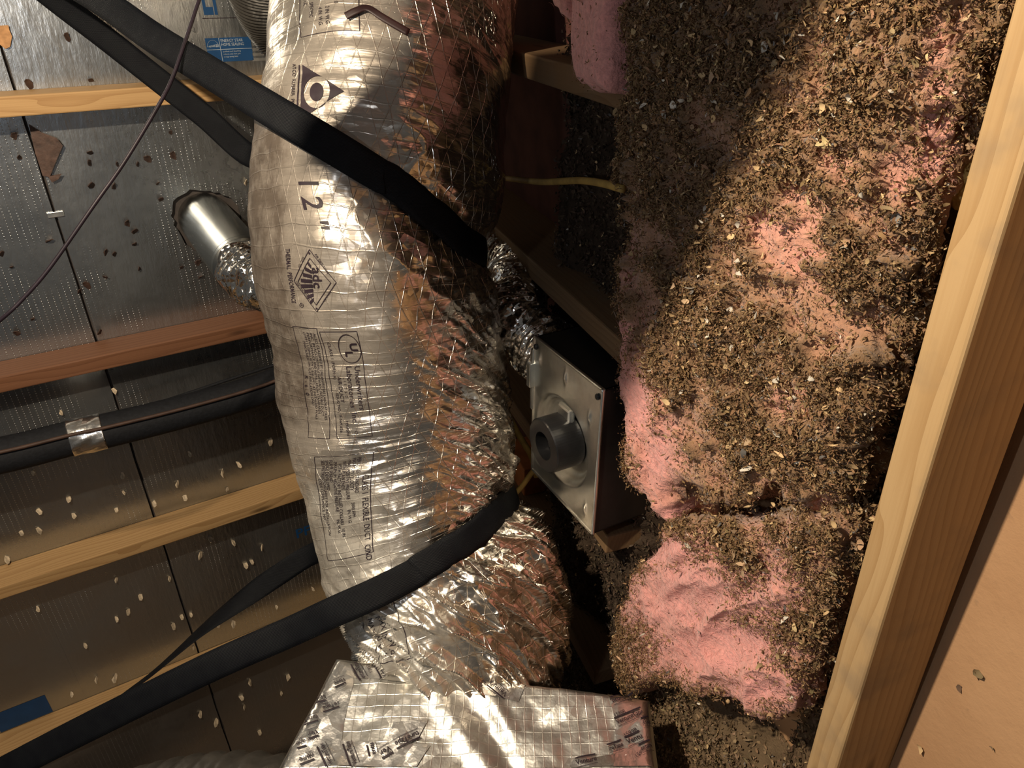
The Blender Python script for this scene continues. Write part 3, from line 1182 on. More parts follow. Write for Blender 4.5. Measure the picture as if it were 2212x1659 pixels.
disp = np.zeros((NV, NA))
VV, AA = np.meshgrid(VL, ANG, indexing='ij')
uu = AA * 0.2
q = np.stack([np.cos(AA).ravel() * 0.2, np.sin(AA).ravel() * 0.2, VV.ravel()], -1)
crump = np.full((NV, NA), 0.14)
DENT = np.zeros((NV, NA))
FLAT = np.ones((NV, NA))
for path, depth, wdt in ((strapB, 0.020, 0.045), (strapC, 0.020, 0.045)):
    sa, sv = strap_curve(path)
    amod = np.where(AA < sa[0] - 0.6, AA + 2 * np.pi, AA)
    vs_ = np.interp(amod, sa, sv)
    inside = np.clip((amod - sa[0] + 0.3) / 0.4, 0, 1) * np.clip((sa[-1] + 0.5 - amod) / 0.4, 0, 1)
    dv = VV - vs_
    DENT -= depth * np.exp(-(dv / wdt) ** 2) * inside * (0.6 + 0.6 * np.clip(np.sin(AA), 0, 1))
    FLAT *= 1 - 0.85 * np.exp(-(dv / 0.030) ** 4) * inside
    crump += 0.42 * np.exp(-(dv / 0.10) ** 2) * inside
vlow = on_duct(950, 1240)[0]
vmid = on_duct(820, 520)[0]
low = np.clip((VV - vlow + 0.05) / 0.12, 0, 1)
right = np.clip((AA - 0.15) / 0.5, 0, 1) * np.clip((2.6 - AA) / 0.5, 0, 1)
crump += 0.40 * low + 0.22 * right
crump += 0.45 * np.exp(-((VV - vmid) / 0.07) ** 2) * np.clip((AA + 0.45) / 0.3, 0, 1)
crump = np.clip(crump + 0.25 * fbm(q * 6, 3, 91).reshape(NV, NA), 0.06, 0.85)
qs = np.stack([q[:, 0] * 5, q[:, 1] * 5, q[:, 2] * 42], -1)        # lengthwise squeezed: hoop creases
disp += (0.0028 * fbm(qs, 3, 5) * 1.0).reshape(NV, NA)
disp += (0.012 * fbm(q * 7, 3, 15)).reshape(NV, NA)
rid = 1 - np.abs(fbm(np.stack([q[:, 0] * 10, q[:, 1] * 10, q[:, 2] * 17 + q[:, 0] * 12], -1), 3, 25))
disp += (0.009 * (rid ** 4 - 0.4)).reshape(NV, NA) * crump
rid2 = 1 - np.abs(fbm(np.stack([q[:, 0] * 9, q[:, 1] * 9, q[:, 2] * 30 - uu.ravel() * 26], -1), 3, 35))
disp += (0.022 * (rid2 ** 5 - 0.3)).reshape(NV, NA) * np.clip(low * 1.0 + 0.45 * right * np.clip((VV - vmid) / 0.2, 0, 1), 0, 1.2)
disp = disp * FLAT + DENT
GRID = CE[:, None, :] + (RA[:, None] + disp)[..., None] * RADDIR
duct = mesh_obj('flexible_duct', GRID.reshape(-1, 3), grid_faces(NV, NA, True), M_DUCT)
GN = unit(np.cross(np.gradient(GRID, axis=0), np.roll(GRID, -1, 1) - np.roll(GRID, 1, 1)))
GN *= np.sign((GN * RADDIR).sum(-1, keepdims=True))
if duct.data.polygons[NA * 300 + 100].normal.dot(Vector(GN[300, 100])) < 0:
    duct.data.flip_normals()
vattr(duct, 'duv', np.stack([uu.ravel(), VV.ravel(), np.zeros(uu.size)], -1), 'FLOAT_VECTOR')
vattr(duct, 'crumple', crump.ravel())
side = np.clip((-AA - 0.42) / 0.40, 0, 1) * np.clip((2.5 + AA) / 0.4, 0, 1)
vtop = on_duct(700, 170)[0]
vbot = on_duct(700, 1000)[0]
dust = side * (0.18 + 0.82 * np.clip((VV - vtop + 0.06) / 0.10, 0, 1)) * (0.12 + 0.88 * np.clip((vbot + 0.02 - VV) / 0.12, 0, 1))
front = np.clip((AA + 0.75) / 0.3, 0, 1) * np.clip((0.15 - AA) / 0.3, 0, 1)
dust = np.clip(dust * 1.05 + 0.38 * front * np.clip((vbot - VV) / 0.2, 0, 1) + 0.22 * fbm(q * 9, 3, 61).reshape(NV, NA) * (side > 0), 0, 1)
vattr(duct, 'dust', dust.ravel())
pale = np.clip((VV - vbot + 0.03) / 0.10, 0, 1) * np.clip((0.05 - AA) / 0.45, 0, 1) * np.clip((AA + 2.6) / 0.5, 0, 1)
vattr(duct, 'pale', (pale * 0.85).ravel())
tag(duct, 'large crumpled foil flexible duct with printed lettering, held by two black straps', 'duct')


def duct_pt(v, ang, off):
    v = np.asarray(v, float); ang = np.asarray(ang, float)
    fi = np.clip(v / VL[-1] * (NV - 1), 0, NV - 1.001)
    fj = ((ang + np.pi) / (2 * np.pi) * NA) % NA
    i = fi.astype(int); j = fj.astype(int)
    a = (fi - i)[:, None]; b = (fj - j)[:, None]
    j2 = (j + 1) % NA

    def bil(Gd):
        return (Gd[i, j] * (1 - b) + Gd[i, j2] * b) * (1 - a) + (Gd[i + 1, j] * (1 - b) + Gd[i + 1, j2] * b) * a
    return bil(GRID) + unit(bil(GN)) * np.asarray(off).reshape(-1, 1) if np.ndim(off) else bil(GRID) + unit(bil(GN)) * off


def duct_print(px, py, items, fit=None, step=0.005):
    """lay 2D print on the jacket; x runs down the duct, y towards the right.
    fit = (x length, px at its end, py at its end, y length, px at its end)"""
    v0, a0 = on_duct(px, py)
    r0 = float(np.interp(v0, VL, RA))
    sx = sy = 1.0
    sh = 0.0
    if fit:
        nx, ex, ey, ny, rx = fit
        v1, a1 = on_duct(ex, ey)
        sx = (v1 - v0) / nx
        sh = (a1 - a0) / nx
        if ny:
            sy = (on_duct(rx, py)[1] - a0) * r0 / ny

    def f(p):
        return duct_pt(v0 + p[:, 0] * sx, a0 + p[:, 1] * sy / r0 + p[:, 0] * sh, 0.0009)
    print_obj('printed_mark', items, f, M_INK, duct, step)


def tx(body, size, x=0.0, y=0.0, rot=0.0, bold=0.0, sx=1.0, sy=1.0):
    return shift(text_tris(body, size, bold), x, y, rot, sx, sy)


def outline(x0, y0, x1, y1, w=0.0011):
    return [poly_bm([bar(x0, y0, x1, y0, w)]), poly_bm([bar(x1, y0, x1, y1, w)]), poly_bm([bar(x1, y1, x0, y1, w)]), poly_bm([bar(x0, y1, x0, y0, w)])]


# "12" stencil
F12 = (0.110, 668, 500, 0.040, 688)
for ch, x_ in (('1', 0.0), ('2', 0.040), ('"', 0.086)):
    duct_print(643, 383, [tx(ch, 0.058, x_, 0, bold=0.01)], F12)
# triangle with the ring letter and its side line
tri = [(0.0, 0.0), (0.098, 0.0), (0.049, 0.064)]
duct_print(655, 142, [poly_bm([tri, circ(0.050, 0.024, 0.028, 0.020), circ(0.050, 0.024, 0.016, 0.0105)])], (0.098, 650, 262, 0.064, 745))
duct_print(655, 142, [poly_bm([bar(0.0, -0.005, 0.11, -0.005, 0.0022)]), tx('ATCO  RUBBER  PRODUCTS', 0.0085, -0.004, -0.0165)], (0.098, 650, 262, 0.064, 745))
# top notice
duct_print(653, 82, [poly_bm([bar(-0.115, 0, 0, 0, 0.0012)]), poly_bm([bar(0, 0, 0, 0.098, 0.0012)]), poly_bm([bar(-0.115, 0.098, 0, 0.098, 0.0012)]),
                     tx('SPECIFIC', 0.0095, -0.075, 0.020), tx('PER UL', 0.0095, -0.10, 0.008), tx('4 IN. W.G.', 0.0095, -0.058, 0.036), tx('2 IN. W.G.', 0.0095, -0.058, 0.048),
                     tx('CODE 0', 0.0095, -0.095, 0.062), tx('POS', 0.0095, -0.10, 0.076)], (-0.115, 652, -20, 0.098, 778))
# certification diamond
dm = [(0.0, 0.034), (0.062, -0.010), (0.126, 0.044), (0.062, 0.094)]
dm2 = [(0.016, 0.035), (0.063, 0.001), (0.111, 0.044), (0.063, 0.082)]


def ring_of(lp, w):
    cx = sum(p[0] for p in lp) / len(lp); cy = sum(p[1] for p in lp) / len(lp)
    k = 1 - w
    return poly_bm([lp, [(cx + (x - cx) * k, cy + (y - cy) * k) for x, y in lp]])


items = [ring_of(dm, 0.035), ring_of(dm2, 0.045)]
for i in range(8):
    x = 0.030 + i * 0.0092
    y0 = 0.006 + abs(x - 0.063) * 0.72
    bend = (x - 0.063) * 0.25
    items.append(poly_bm([[(x + bend, y0), (x + 0.0072 + bend, y0), (x + 0.0072, 0.038), (x, 0.038)]]))
items += [tx('adc', 0.030, 0.034, 0.040, bold=0.02), tx('SEAL OF', 0.0065, 0.014, 0.018, -0.62), tx('CERTIFICATION', 0.0068, 0.064, -0.006, 0.70),
          tx('AIR DIFFUSION', 0.0068, 0.010, 0.046, 0.66), tx('COUNCIL', 0.0068, 0.078, 0.078, -0.65), poly_bm([circ(0.008, 0.034, 0.0022)]), poly_bm([circ(0.118, 0.044, 0.0022)]),
          poly_bm([circ(0.112, 0.006, 0.0052), circ(0.112, 0.006, 0.0042)]), tx('R', 0.0075, 0.1098, 0.0034)]
duct_print(637, 535, items, (0.126, 648, 672, 0.094, 730))
duct_print(615, 535, [tx('THERMAL  PERFORMANCE', 0.0125, 0, 0, bold=0.008)], (0.172, 632, 672, 0, 0))
# two notices side by side
items = outline(0, 0, 0.252, 0.066)
for i, l in enumerate(('ALSO CLASSIFIED BY UNDERWRITERS LABORATORIES', 'INC. IN ACCORDANCE WITH ADC FLEXIBLE DUCT', 'PERFORMANCE AND INSTALLATION STANDARDS',
                       '(1991) USING ASTM C-518 (1991) AT INSTALLED WALL', '       THICKNESS ON FLAT INSULATION ONLY')):
    items.append(tx(l, 0.0094, 0.008, 0.054 - i * 0.0088, sx=0.88))
items.append(tx('R - 6 . 0', 0.0150, 0.105, 0.004))
duct_print(628, 706, items, (0.252, 664, 945, 0.066, 681))
items = outline(0, 0, 0.236, 0.086)
items += [poly_bm([circ(0.033, 0.060, 0.029, 0.026), circ(0.033, 0.060, 0.0275, 0.0245)]), tx('U', 0.024, 0.020, 0.062, bold=0.03), tx('L', 0.024, 0.036, 0.048, bold=0.03),
          tx('Underwriters', 0.0190, 0.068, 0.064), tx('Laboratories  Inc.', 0.0190, 0.068, 0.044), tx('L  I  S  T  E  D', 0.0085, 0.094, 0.034),
          tx('CLASS 1 (FORM A)', 0.0100, 0.018, 0.010), tx('AIR DUCT', 0.0135, 0.092, 0.020), tx('ISSUE NO.  F-569,626', 0.0100, 0.132, 0.010), tx('MH9596', 0.0100, 0.196, 0.026),
          poly_bm([circ(0.224, 0.050, 0.004), circ(0.224, 0.050, 0.0032)])]
duct_print(691, 718, items, (0.236, 729, 947, 0.086, 772))
# lower notice
items = outline(0, 0, 0.262, 0.104)
for i, (x, l) in enumerate(((0.010, 'PER UL 181 STANDARD'), (0.010, 'MAXIMUM VELOCITY            5000 FPM'), (0.016, 'MAX. POSITIVE PRESSURE          IN. W.G.'), (0.016, 'WITH PLAIN ENDS'),
                            (0.022, 'WITH FACTORY INSTALLED COLLARS   10 IN'), (0.016, 'MAXIMUM NEGATIVE PRESSURE       IN. W.G.'), (0.010, 'FLAME SPREAD'), (0.010, 'SMOKE DEVELOPED'),
                            (0.010, 'SEE INSTRUCTION SHEET FOR INSTALLATION'), (0.060, 'CODE COMPLIANCE  NO.'))):
    items.append(tx(l, 0.0094, x, 0.078 - i * 0.0080))
items.append(tx('CLASS 1  FLEXIBLE  DUCT  CIND', 0.0150, 0.062, 0.090))
duct_print(683, 984, items, (0.262, 716, 1208, 0.104, 806))
duct_print(800, 1330, [tx('MAX IN. W.G.', 0.010, 0, 0), tx('MAX IN. W.G.', 0.010, 0, 0.014)] + outline(-0.02, -0.012, 0.07, 0.05))
# dark red tie lying on the jacket
tp = [on_duct(*p) for p in ((752, 44), (772, 33), (795, 26), (830, 44), (880, 76))]
P = duct_pt([p[0] for p in tp], [p[1] for p in tp], 0.005)
N = duct_pt([p[0] for p in tp], [p[1] for p in tp], 1.0) - P
o = ribbon('cable_tie', P, N, 0.010, 0.0022, M_TIE, 40)
adopt(o, duct)
o['label'] = 'dark red tie end lying across the jacket'


# ================================================================== STRAPS
def free_pts(lst):
    """(px, py, forward, twist) -> points and facing normals"""
    P = np.array([U(p[0], p[1], p[2]) for p in lst])
    T = unit(np.gradient(P, axis=0))
    N = []
    for k, p in enumerate(lst):
        c = unit(np.array([0, 0, H]) - P[k])
        c = unit(c - T[k] * np.dot(c, T[k]))
        s = np.cross(T[k], c)
        N.append(c * math.cos(p[3]) + s * math.sin(p[3]))
    return P, np.array(N)


def duct_path(path, off):
    v = [p[0] for p in path]
    a = [p[1] for p in path]
    # follows the pulled-in jacket without its small crumples
    a = np.array(a)
    ii = np.clip((np.array(v) / VL[-1] * (NV - 1)).astype(int), 0, NV - 1)
    jj = (((a + np.pi) / (2 * np.pi) * NA).astype(int)) % NA
    N = np.cos(a)[:, None] * FR[ii] + np.sin(a)[:, None] * RT[ii]
    P = CE[ii] + (RA[ii] + DENT[ii, jj] + off)[:, None] * N
    return P, N


def dense(path, n):
    return [tuple(r) for r in catmull(np.array(path), n)]


fB = float(proj(duct_path(strapB[:1], 0.0075)[0])[2][0])
fC = float(proj(duct_path(strapC[:1], 0.0075)[0])[2][0])
Pa, Na = free_pts([(-260, -290, 1.40, 0), (-60, -165, 1.30, 0), (80, -80, 1.22, 0), (215, 0, 1.13, 0.15), (330, 80, fB + 0.11, -0.1), (450, 155, fB + 0.055, 0.1), (560, 222, fB + 0.005, 0.0), (660, 282, fB - 0.020, 0.0), (740, 330, fB - 0.016, 0.0)])
Pb, Nb = duct_path(dense(strapB, 26), 0.0075)
Pc, Nc = free_pts([(545, 338, 1.40, 0), (440, 250, 1.39, 0), (330, 163, 1.37, 0), (225, 80, 1.36, 0.0), (120, 0, 1.36, 0), (0, -95, 1.37, 0), (-260, -300, 1.42, 0)])
o = ribbon('hanging_strap', np.vstack([Pa, Pb, Pc]), np.vstack([Na, Nb, Nc]), 0.046, 0.0026, M_WEB, 420, 0.0015)
tag(o, 'black webbing strap looped round the upper duct, running to the top left', 'strap', 'black straps holding the duct')
Pa, Na = free_pts([(-420, 1885, 1.60, 0), (-260, 1800, 1.38, 0), (-100, 1718, 1.24, -0.2), (0, 1668, 1.19, -0.1), (200, 1566, 1.14, 0), (450, 1443, 1.10, 0), (620, 1368, fC + 0.01, 0), (720, 1322, fC - 0.012, 0), (810, 1282, fC - 0.014, 0)])
Pb, Nb = duct_path(dense(strapC, 26), 0.0075)
Pc, Nc = free_pts([(690, 1192, 1.52, 0.0), (600, 1243, 1.52, 0.0), (500, 1312, 1.50, 0.75), (430, 1365, 1.49, 1.15), (335, 1448, 1.48, 1.40), (275, 1494, 1.48, 1.42), (200, 1552, 1.48, 1.15), (120, 1606, 1.49, 0.7), (-20, 1690, 1.52, 0.2), (-420, 1900, 1.64, 0)])
o = ribbon('hanging_strap', np.vstack([Pa, Pb, Pc]), np.vstack([Na, Nb, Nc]), 0.046, 0.0026, M_WEB, 460, 0.0015)
tag(o, 'black webbing strap looped round the lower duct, twisted end running to the bottom left', 'strap', 'black straps holding the duct')

# ================================================================== FOIL BOX UNDER THE DUCT
ZREL = -0.955
ZT = H + ZREL


def box_px(px, py):
    d = ray(px, py)
    k = (ZREL - 0.18 * 0.76) / (d[2] - 0.18 * d[1])
    return d[0] * k, d[1] * k


def to_y(p, q, y):
    p, q = np.array(p), np.array(q)
    return p + (q - p) * (y - p[1]) / (q[1] - p[1])


_bl, _br, _fr, _fl = box_px(724, 1408), box_px(1406, 1498), box_px(1426, 1659), box_px(592, 1659)
QB = [np.array(_bl), np.array(_br), to_y(_br, _fr, 0.34), to_y(_bl, _fl, 0.34)]   # back left, back right, front right, front left


def box_z(X, Y):
    q = np.stack([X, Y, np.zeros_like(X)], -1)
    z = ZT - 0.18 * (0.76 - Y) + 0.010 * fbm(q * 6, 3, 101) + 0.003 * fbm(q * 24, 3, 111)
    # one long fold running from the duct to the front
    d = (X + 0.075) * 0.80 + (Y - 0.66) * 0.60
    al = np.clip((0.76 - Y) / 0.08, 0, 1)
    z = z + 0.007 * (1 + 0.8 * fbm(q * 20, 2, 141)) * np.exp(-(d / 0.017) ** 2) * al - 0.006 * np.exp(-((d - 0.035) / 0.02) ** 2) * al
    d2 = (X - 0.02) * 0.9 + (Y - 0.6) * 0.42
    z = z + 0.004 * (1 + 1.2 * fbm(q * 16, 2, 151)) * np.exp(-(d2 / 0.012) ** 2) * al
    return z


nb = 200
a = np.linspace(0, 1, nb)
A_, B_ = np.meshgrid(a, a, indexing='ij')       # A back->front, B left->right
XY = (QB[0] * ((1 - A_) * (1 - B_))[..., None] + QB[1] * ((1 - A_) * B_)[..., None] + QB[2] * (A_ * B_)[..., None] + QB[3] * (A_ * (1 - B_))[..., None])
Zt = box_z(XY[..., 0].ravel(), XY[..., 1].ravel()).reshape(nb, nb)
ed = np.minimum(np.minimum(A_ * 0.42, (1 - A_) * 0.42), np.minimum(B_ * 0.55, (1 - B_) * 0.55))
Zt = Zt - 0.016 * np.clip(1 - ed / 0.016, 0, 1) ** 2
P = np.dstack([XY, Zt])
box = empty('plenum_box', (-0.05, 0.55, 0))
tag(box, 'foil wrapped sheet box with printed tape, under the end of the big duct', 'plenum')
top = mesh_obj('box_top', P.reshape(-1, 3), grid_faces(nb, nb)[:, ::-1], M_WRAP)
adopt(top, box)
rim = np.vstack([P[0, :-1], P[:-1, -1], P[-1, :0:-1], P[:0:-1, 0]])
nr = len(rim)
lev = np.linspace(0, 1, 30)
V = []
for l in lev:
    w = rim.copy()
    w[:, 2] = rim[:, 2] * (1 - l) + 0.002 * l
    if 0 < l < 1:
        w[:, :2] += 0.004 * np.stack([fbm(np.stack([w[:, 0] * 14, w[:, 1] * 14, w[:, 2] * 8], -1), 2, 121), fbm(np.stack([w[:, 0] * 14, w[:, 1] * 14, w[:, 2] * 8], -1), 2, 131)], -1)
    V.append(w)
body = mesh_obj('box_side', np.vstack(V), grid_faces(len(lev), nr, True), M_WRAP)
adopt(body, box)


def box_map(off):
    def f(p):
        z = box_z(p[:, 0], p[:, 1])
        # same rounding at the rim as the top
        out = []
        for k, (x, y) in enumerate(p):
            dmin = 1e9
            for i in range(4):
                a_, b_ = QB[i], QB[(i + 1) % 4]
                e = b_ - a_
                nrm = np.array([e[1], -e[0]]) / np.hypot(*e)
                dmin = min(dmin, abs((np.array([x, y]) - a_) @ nrm))
            out.append((x, y, z[k] - 0.016 * max(0.0, 1 - dmin / 0.016) ** 2 + off))
        return np.array(out)
    return f


tapes = [[(733, 1422), (768, 1426), (763, 1480), (742, 1560), (732, 1656), (604, 1656)],
         [(770, 1424), (1005, 1446), (1000, 1478), (900, 1470), (765, 1464)],
         [(1008, 1448), (1140, 1464), (1120, 1512), (1010, 1492)],
         [(1312, 1488), (1400, 1505), (1414, 1656), (1322, 1656), (1330, 1560)],
         [(735, 1600), (930, 1608), (900, 1656), (732, 1656)],
         [(850, 1562), (925, 1552), (900, 1600), (835, 1606)],
         [(1235, 1640), (1330, 1628), (1325, 1656), (1230, 1656)]]
for k, tp in enumerate(tapes):
    lp = [box_px(*p) for p in tp]
    # keep the strip a hair inside the rim
    o = print_obj('tape_strip', [poly_bm([lp])], box_map(0.0012 + 0.0004 * k), M_TAPE, box, 0.010)


def tape_text(body, x0, y0, x1, y1, size=0.0105, bold=0.015, bars=True, x_off=0.0):
    p0, p1 = np.array(box_px(x0, y0)), np.array(box_px(x1, y1))
    rot = math.atan2(p1[1] - p0[1], p1[0] - p0[0])
    bm = text_tris(body, size, bold)
    wmax = max(v.co.x for v in bm.verts)
    items = [bm]
    if bars:
        items.append(poly_bm([bar(0, size * 0.98, wmax, size * 0.98, size * 0.24)]))
        items.append(poly_bm([bar(0, -size * 0.36, wmax, -size * 0.36, size * 0.07)]))
    sc = np.linalg.norm(p1 - p0) / wmax
    for b in items:
        shift(b, p0[0], p0[1], rot, sc, min(1.6, max(0.9, sc)))
    print_obj('printed_mark', items, box_map(0.0052), M_INK, box, 0.006)


for a in (('VentureTape', 836, 1461, 815, 1423), ('entureTape', 790, 1466, 770, 1430), ('Ventu', 745, 1466, 721, 1475), ('Venr', 703, 1500, 680, 1506), ('reTape', 731, 1516, 697, 1527),
          ('tureT', 686, 1546, 656, 1556), ('Ver', 686, 1577, 665, 1585), ('ape', 660, 1599, 640, 1606), ('nture', 677, 1628, 646, 1640), ('VentureTape', 719, 1652, 698, 1607),
          ('VentureTape', 772, 1652, 754, 1602), ('Ver', 842, 1612, 819, 1626), ('entu', 812, 1630, 806, 1606), ('tureTape', 903, 1580, 852, 1606), ('VentureTape', 1012, 1456, 1040, 1486), ('Venture', 1096, 1498, 1060, 1470),
          ('ntureTape', 1324, 1519, 1374, 1500), ('VentureTape', 1333, 1564, 1390, 1540), ('eTape', 1391, 1565, 1408, 1557), ('Ventu', 1356, 1608, 1388, 1594), ('ireTape', 1316, 1622, 1347, 1612),
          ('enture', 1386, 1623, 1411, 1611), ('Venture', 1245, 1652, 1290, 1643)):
    tape_text(*a)
for a in (('1599B', 1327, 1549, 1352, 1540), ('1599B', 1349, 1594, 1378, 1580), ('1599B', 708, 1512, 684, 1517), ('1599B', 690, 1589, 664, 1597), ('1599B', 806, 1455, 797, 1436), ('1599B', 850, 1622, 824, 1636), ('159', 1374, 1640, 1388, 1630)):
    tape_text(*a, 0.0085, 0.0, False)
# dusty grey duct low on the left
o = tube('grey_duct', [U(880, 1808, 1.02), U(700, 1786, 1.03), U(520, 1764, 1.05), U(350, 1772, 1.10), U(120, 1820, 1.2), U(-250, 1920, 1.4)], [0.075, 0.078, 0.082, 0.080, 0.080, 0.08], M_GREYDUCT, seg=48, n=220,
         ripple=lambda s, a: 0.0025 * np.sin(s * 190) + 0.004 * np.sin(a * 3 + s * 12))
tag(o, 'dusty grey duct edge showing along the bottom left', 'duct')
# ribbed grey duct at the top left behind the big one
o = tube('ribbed_duct', [U(648, 110, 1.60), U(615, 45, 1.56), U(580, -40, 1.48), U(570, -180, 1.36), U(580, -420, 1.20)], [0.070, 0.085, 0.088, 0.09, 0.09], M_GREYDUCT, seg=64, n=420,
         ripple=lambda s, a: 0.0022 * np.sin(s * 900 + a * 0.5))
tag(o, 'ribbed dark grey flexible duct at the top, left of the big foil duct', 'duct')

# ================================================================== DECK DETAILS
def flake_mesh(k):
    r = random.Random(k)
    n = 7
    L, W = 0.010, 0.0048
    out = []
    for i in range(n):
        a = 2 * math.pi * i / n
        out.append((L * math.cos(a) * r.uniform(0.6, 1.15), W * math.sin(a) * r.uniform(0.6, 1.3)))
    V, Fc = [], []
    for s in (1, -1):
        for x, y in out:
            V.append((x, y, s * 0.0006 + 0.0022 * (x / L) ** 2 + 0.0012 * math.sin(y / W * 2)))
    Fc.append(list(range(n)))
    Fc.append(list(range(n, 2 * n))[::-1])
    for i in range(n):
        j = (i + 1) % n
        Fc.append([j, i, i + n, j + n])
    me = bpy.data.meshes.new('wood_splinter')
    me.from_pydata(V, [], Fc)
    me.materials.append(M_CHIP if k < 4 else M_FLAP_SHADE)
    return me


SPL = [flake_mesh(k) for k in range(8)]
spots = [(32, 292), (42, 338), (195, 328), (192, 350), (198, 398), (218, 253), (246, 400), (252, 352), (296, 352), (320, 342), (368, 285), (374, 334), (340, 395), (347, 428), (472, 240), (530, 392),
         (105, 518), (25, 575), (3, 545), (275, 480), (290, 497), (228, 541), (246, 546), (291, 525), (300, 578), (228, 597), (392, 575), (433, 595), (428, 565), (508, 600), (518, 622), (36, 717), (70, 687),
         (186, 612), (172, 625), (215, 714), (145, 80), (62, 178), (132, 890), (247, 842), (317, 877), (72, 1019), (265, 1025), (267, 1062), (148, 1075), (85, 1103), (251, 1100), (160, 1112), (333, 1085),
         (382, 1044), (410, 979), (480, 1020), (516, 1002), (583, 953), (490, 1055), (399, 1074), (15, 1206), (68, 1197), (105, 1190), (454, 1162), (503, 1170), (432, 1197), (543, 1212), (565, 1180), (250, 1250),
         (365, 1248), (303, 1288), (252, 1335), (82, 1313), (276, 1320), (392, 1331), (412, 1326), (374, 1351), (470, 1348), (503, 1345), (597, 1309), (675, 1270), (530, 1219), (417, 1398), (208, 1465), (248, 1462),
         (155, 1497), (184, 1392), (539, 1471), (521, 1505), (527, 1525), (622, 1460), (607, 1495), (432, 1540), (466, 1558), (560, 1580)]
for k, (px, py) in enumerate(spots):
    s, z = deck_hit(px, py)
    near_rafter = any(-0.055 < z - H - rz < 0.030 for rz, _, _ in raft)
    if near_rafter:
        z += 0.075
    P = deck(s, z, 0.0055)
    me = SPL[random.randrange(4) if py > 760 or px > 470 else random.randrange(4, 8)]  # upper left splinters take the dark copies: shade put into their colour
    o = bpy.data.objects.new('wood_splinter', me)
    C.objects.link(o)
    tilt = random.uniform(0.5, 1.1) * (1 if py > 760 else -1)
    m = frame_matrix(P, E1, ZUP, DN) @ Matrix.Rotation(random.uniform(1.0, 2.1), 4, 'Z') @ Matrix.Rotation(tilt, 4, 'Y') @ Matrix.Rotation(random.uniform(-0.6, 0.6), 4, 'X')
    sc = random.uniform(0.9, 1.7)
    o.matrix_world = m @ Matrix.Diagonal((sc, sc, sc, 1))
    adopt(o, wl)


def deck_map(s0, z0, off=0.0008, tilt=0.0):
    def f(p):
        return np.array([deck(s0 + x, z0 + y + tilt * x, off) for x, y in p])
    return f


def deck_print(px, py, items, mat, off=0.0008, tilt=0.0):
    s, z = deck_hit(px, py)
    return print_obj('printed_mark', items, deck_map(s, z, off, tilt), mat, wl, 0.08)


def deck_m(px0, py0, px1, py1):
    a, b = deck_hit(px0, py0), deck_hit(px1, py1)
    return b[0] - a[0], b[1] - a[1]


w_, _ = deck_m(438, 30, 486, 28)
lp_ = text_tris('LP', 0.12, 0.02)
wm = max(v.co.x for v in lp_.verts)
deck_print(438, 30, [shift(lp_, 0, 0, 0, w_ / wm, 1.0)], M_BLUE)
w_, _ = deck_m(437, 40, 530, 38)
deck_print(437, 40, [poly_bm([bar(0, 0, w_, 0, 0.0016)])], M_INK)
w_, h_ = deck_m(447, 132, 535, 76)
deck_print(452, 135, [poly_bm([[(0, 0), (w_, 0), (w_, h_), (0, h_)]])], M_BLUE)
k_ = w_
deck_print(452, 135, [tx('ENERGY STAR', h_ * 0.17, w_ * 0.33, h_ * 0.82, sx=0.92), tx('HOME SEALING', h_ * 0.17, w_ * 0.33, h_ * 0.66, sx=0.86), poly_bm([bar(0, h_ * 0.52, w_, h_ * 0.52, 0.001)]),
                      poly_bm([bar(w_ * 0.30, 0, w_ * 0.30, h_, 0.001)]), tx('qualified roof sheathing', h_ * 0.085, w_ * 0.34, h_ * 0.40), tx('reduces attic heat gain', h_ * 0.085, w_ * 0.34, h_ * 0.29),
                      tx('energy saving label', h_ * 0.085, w_ * 0.34, h_ * 0.18), tx('energy', h_ * 0.16, w_ * 0.06, h_ * 0.62, 0.12),
                      ring_of([(w_ * 0.15 + w_ * 0.13 * math.cos(t), h_ * 0.60 + h_ * 0.32 * math.sin(t)) for t in np.linspace(0.1, 3.0, 16)], 0.06)], M_WHITE, 0.0013)
for i in range(5):
    deck_print(545, 85 + i * 11, [poly_bm([bar(0, 0, 0.05, 0, 0.006)])], M_GREYINK)
w_, h_ = deck_m(640, 1165, 682, 1140)
deck_print(640, 1163, [tx('PF', 0.050, 0, 0, bold=0.02), tx('S', 0.050, 0.07, 0, bold=0.02)], M_BLUE)
deck_print(2, 1582, [poly_bm([[(0, 0), (0.13, 0), (0.13, 0.075), (0, 0.075)]])], M_BLUE)
# panel clip on the joint
bm = bmesh.new()
s_, z_ = deck_hit(118, 463)
box_bm(bm, (-0.016, -0.004, -0.006), (0.016, 0.002, 0.006), 0.001)
adopt(bm_obj('panel_clip', bm, M_GALV, matrix=frame_matrix(deck(0.0, z_, 0.0), E1, -DN, ZUP)), wl)
# torn brown facing flap hanging at the joint
tear = [(62, 268), (90, 285), (122, 296), (135, 312), (118, 352), (108, 378), (132, 372), (126, 384), (112, 392), (104, 380), (92, 378), (76, 330)]
base_s, base_z = deck_hit(62, 268)
lp = [deck_hit(*p) for p in tear]
o = solid_panel('torn_flap', [lp], lambda a, b, o_: deck(a, b, 0.004 + o_ + 0.16 * max(0.0, a - base_s) + 0.05 * max(0, base_z - b)), 0.0008, M_FLAP_SHADE)
adopt(o, wl)
tear = [(0, 55), (18, 54), (20, 64), (26, 78), (22, 100), (12, 105), (0, 96), (-8, 75)]
lp = [deck_hit(*p) for p in tear]
o = solid_panel('torn_scrap', [lp], lambda a, b, o_: deck(a, b, 0.006 + o_ + 0.10 * abs(b - lp[3][1])), 0.001, M_SCRAP)
adopt(o, wl)

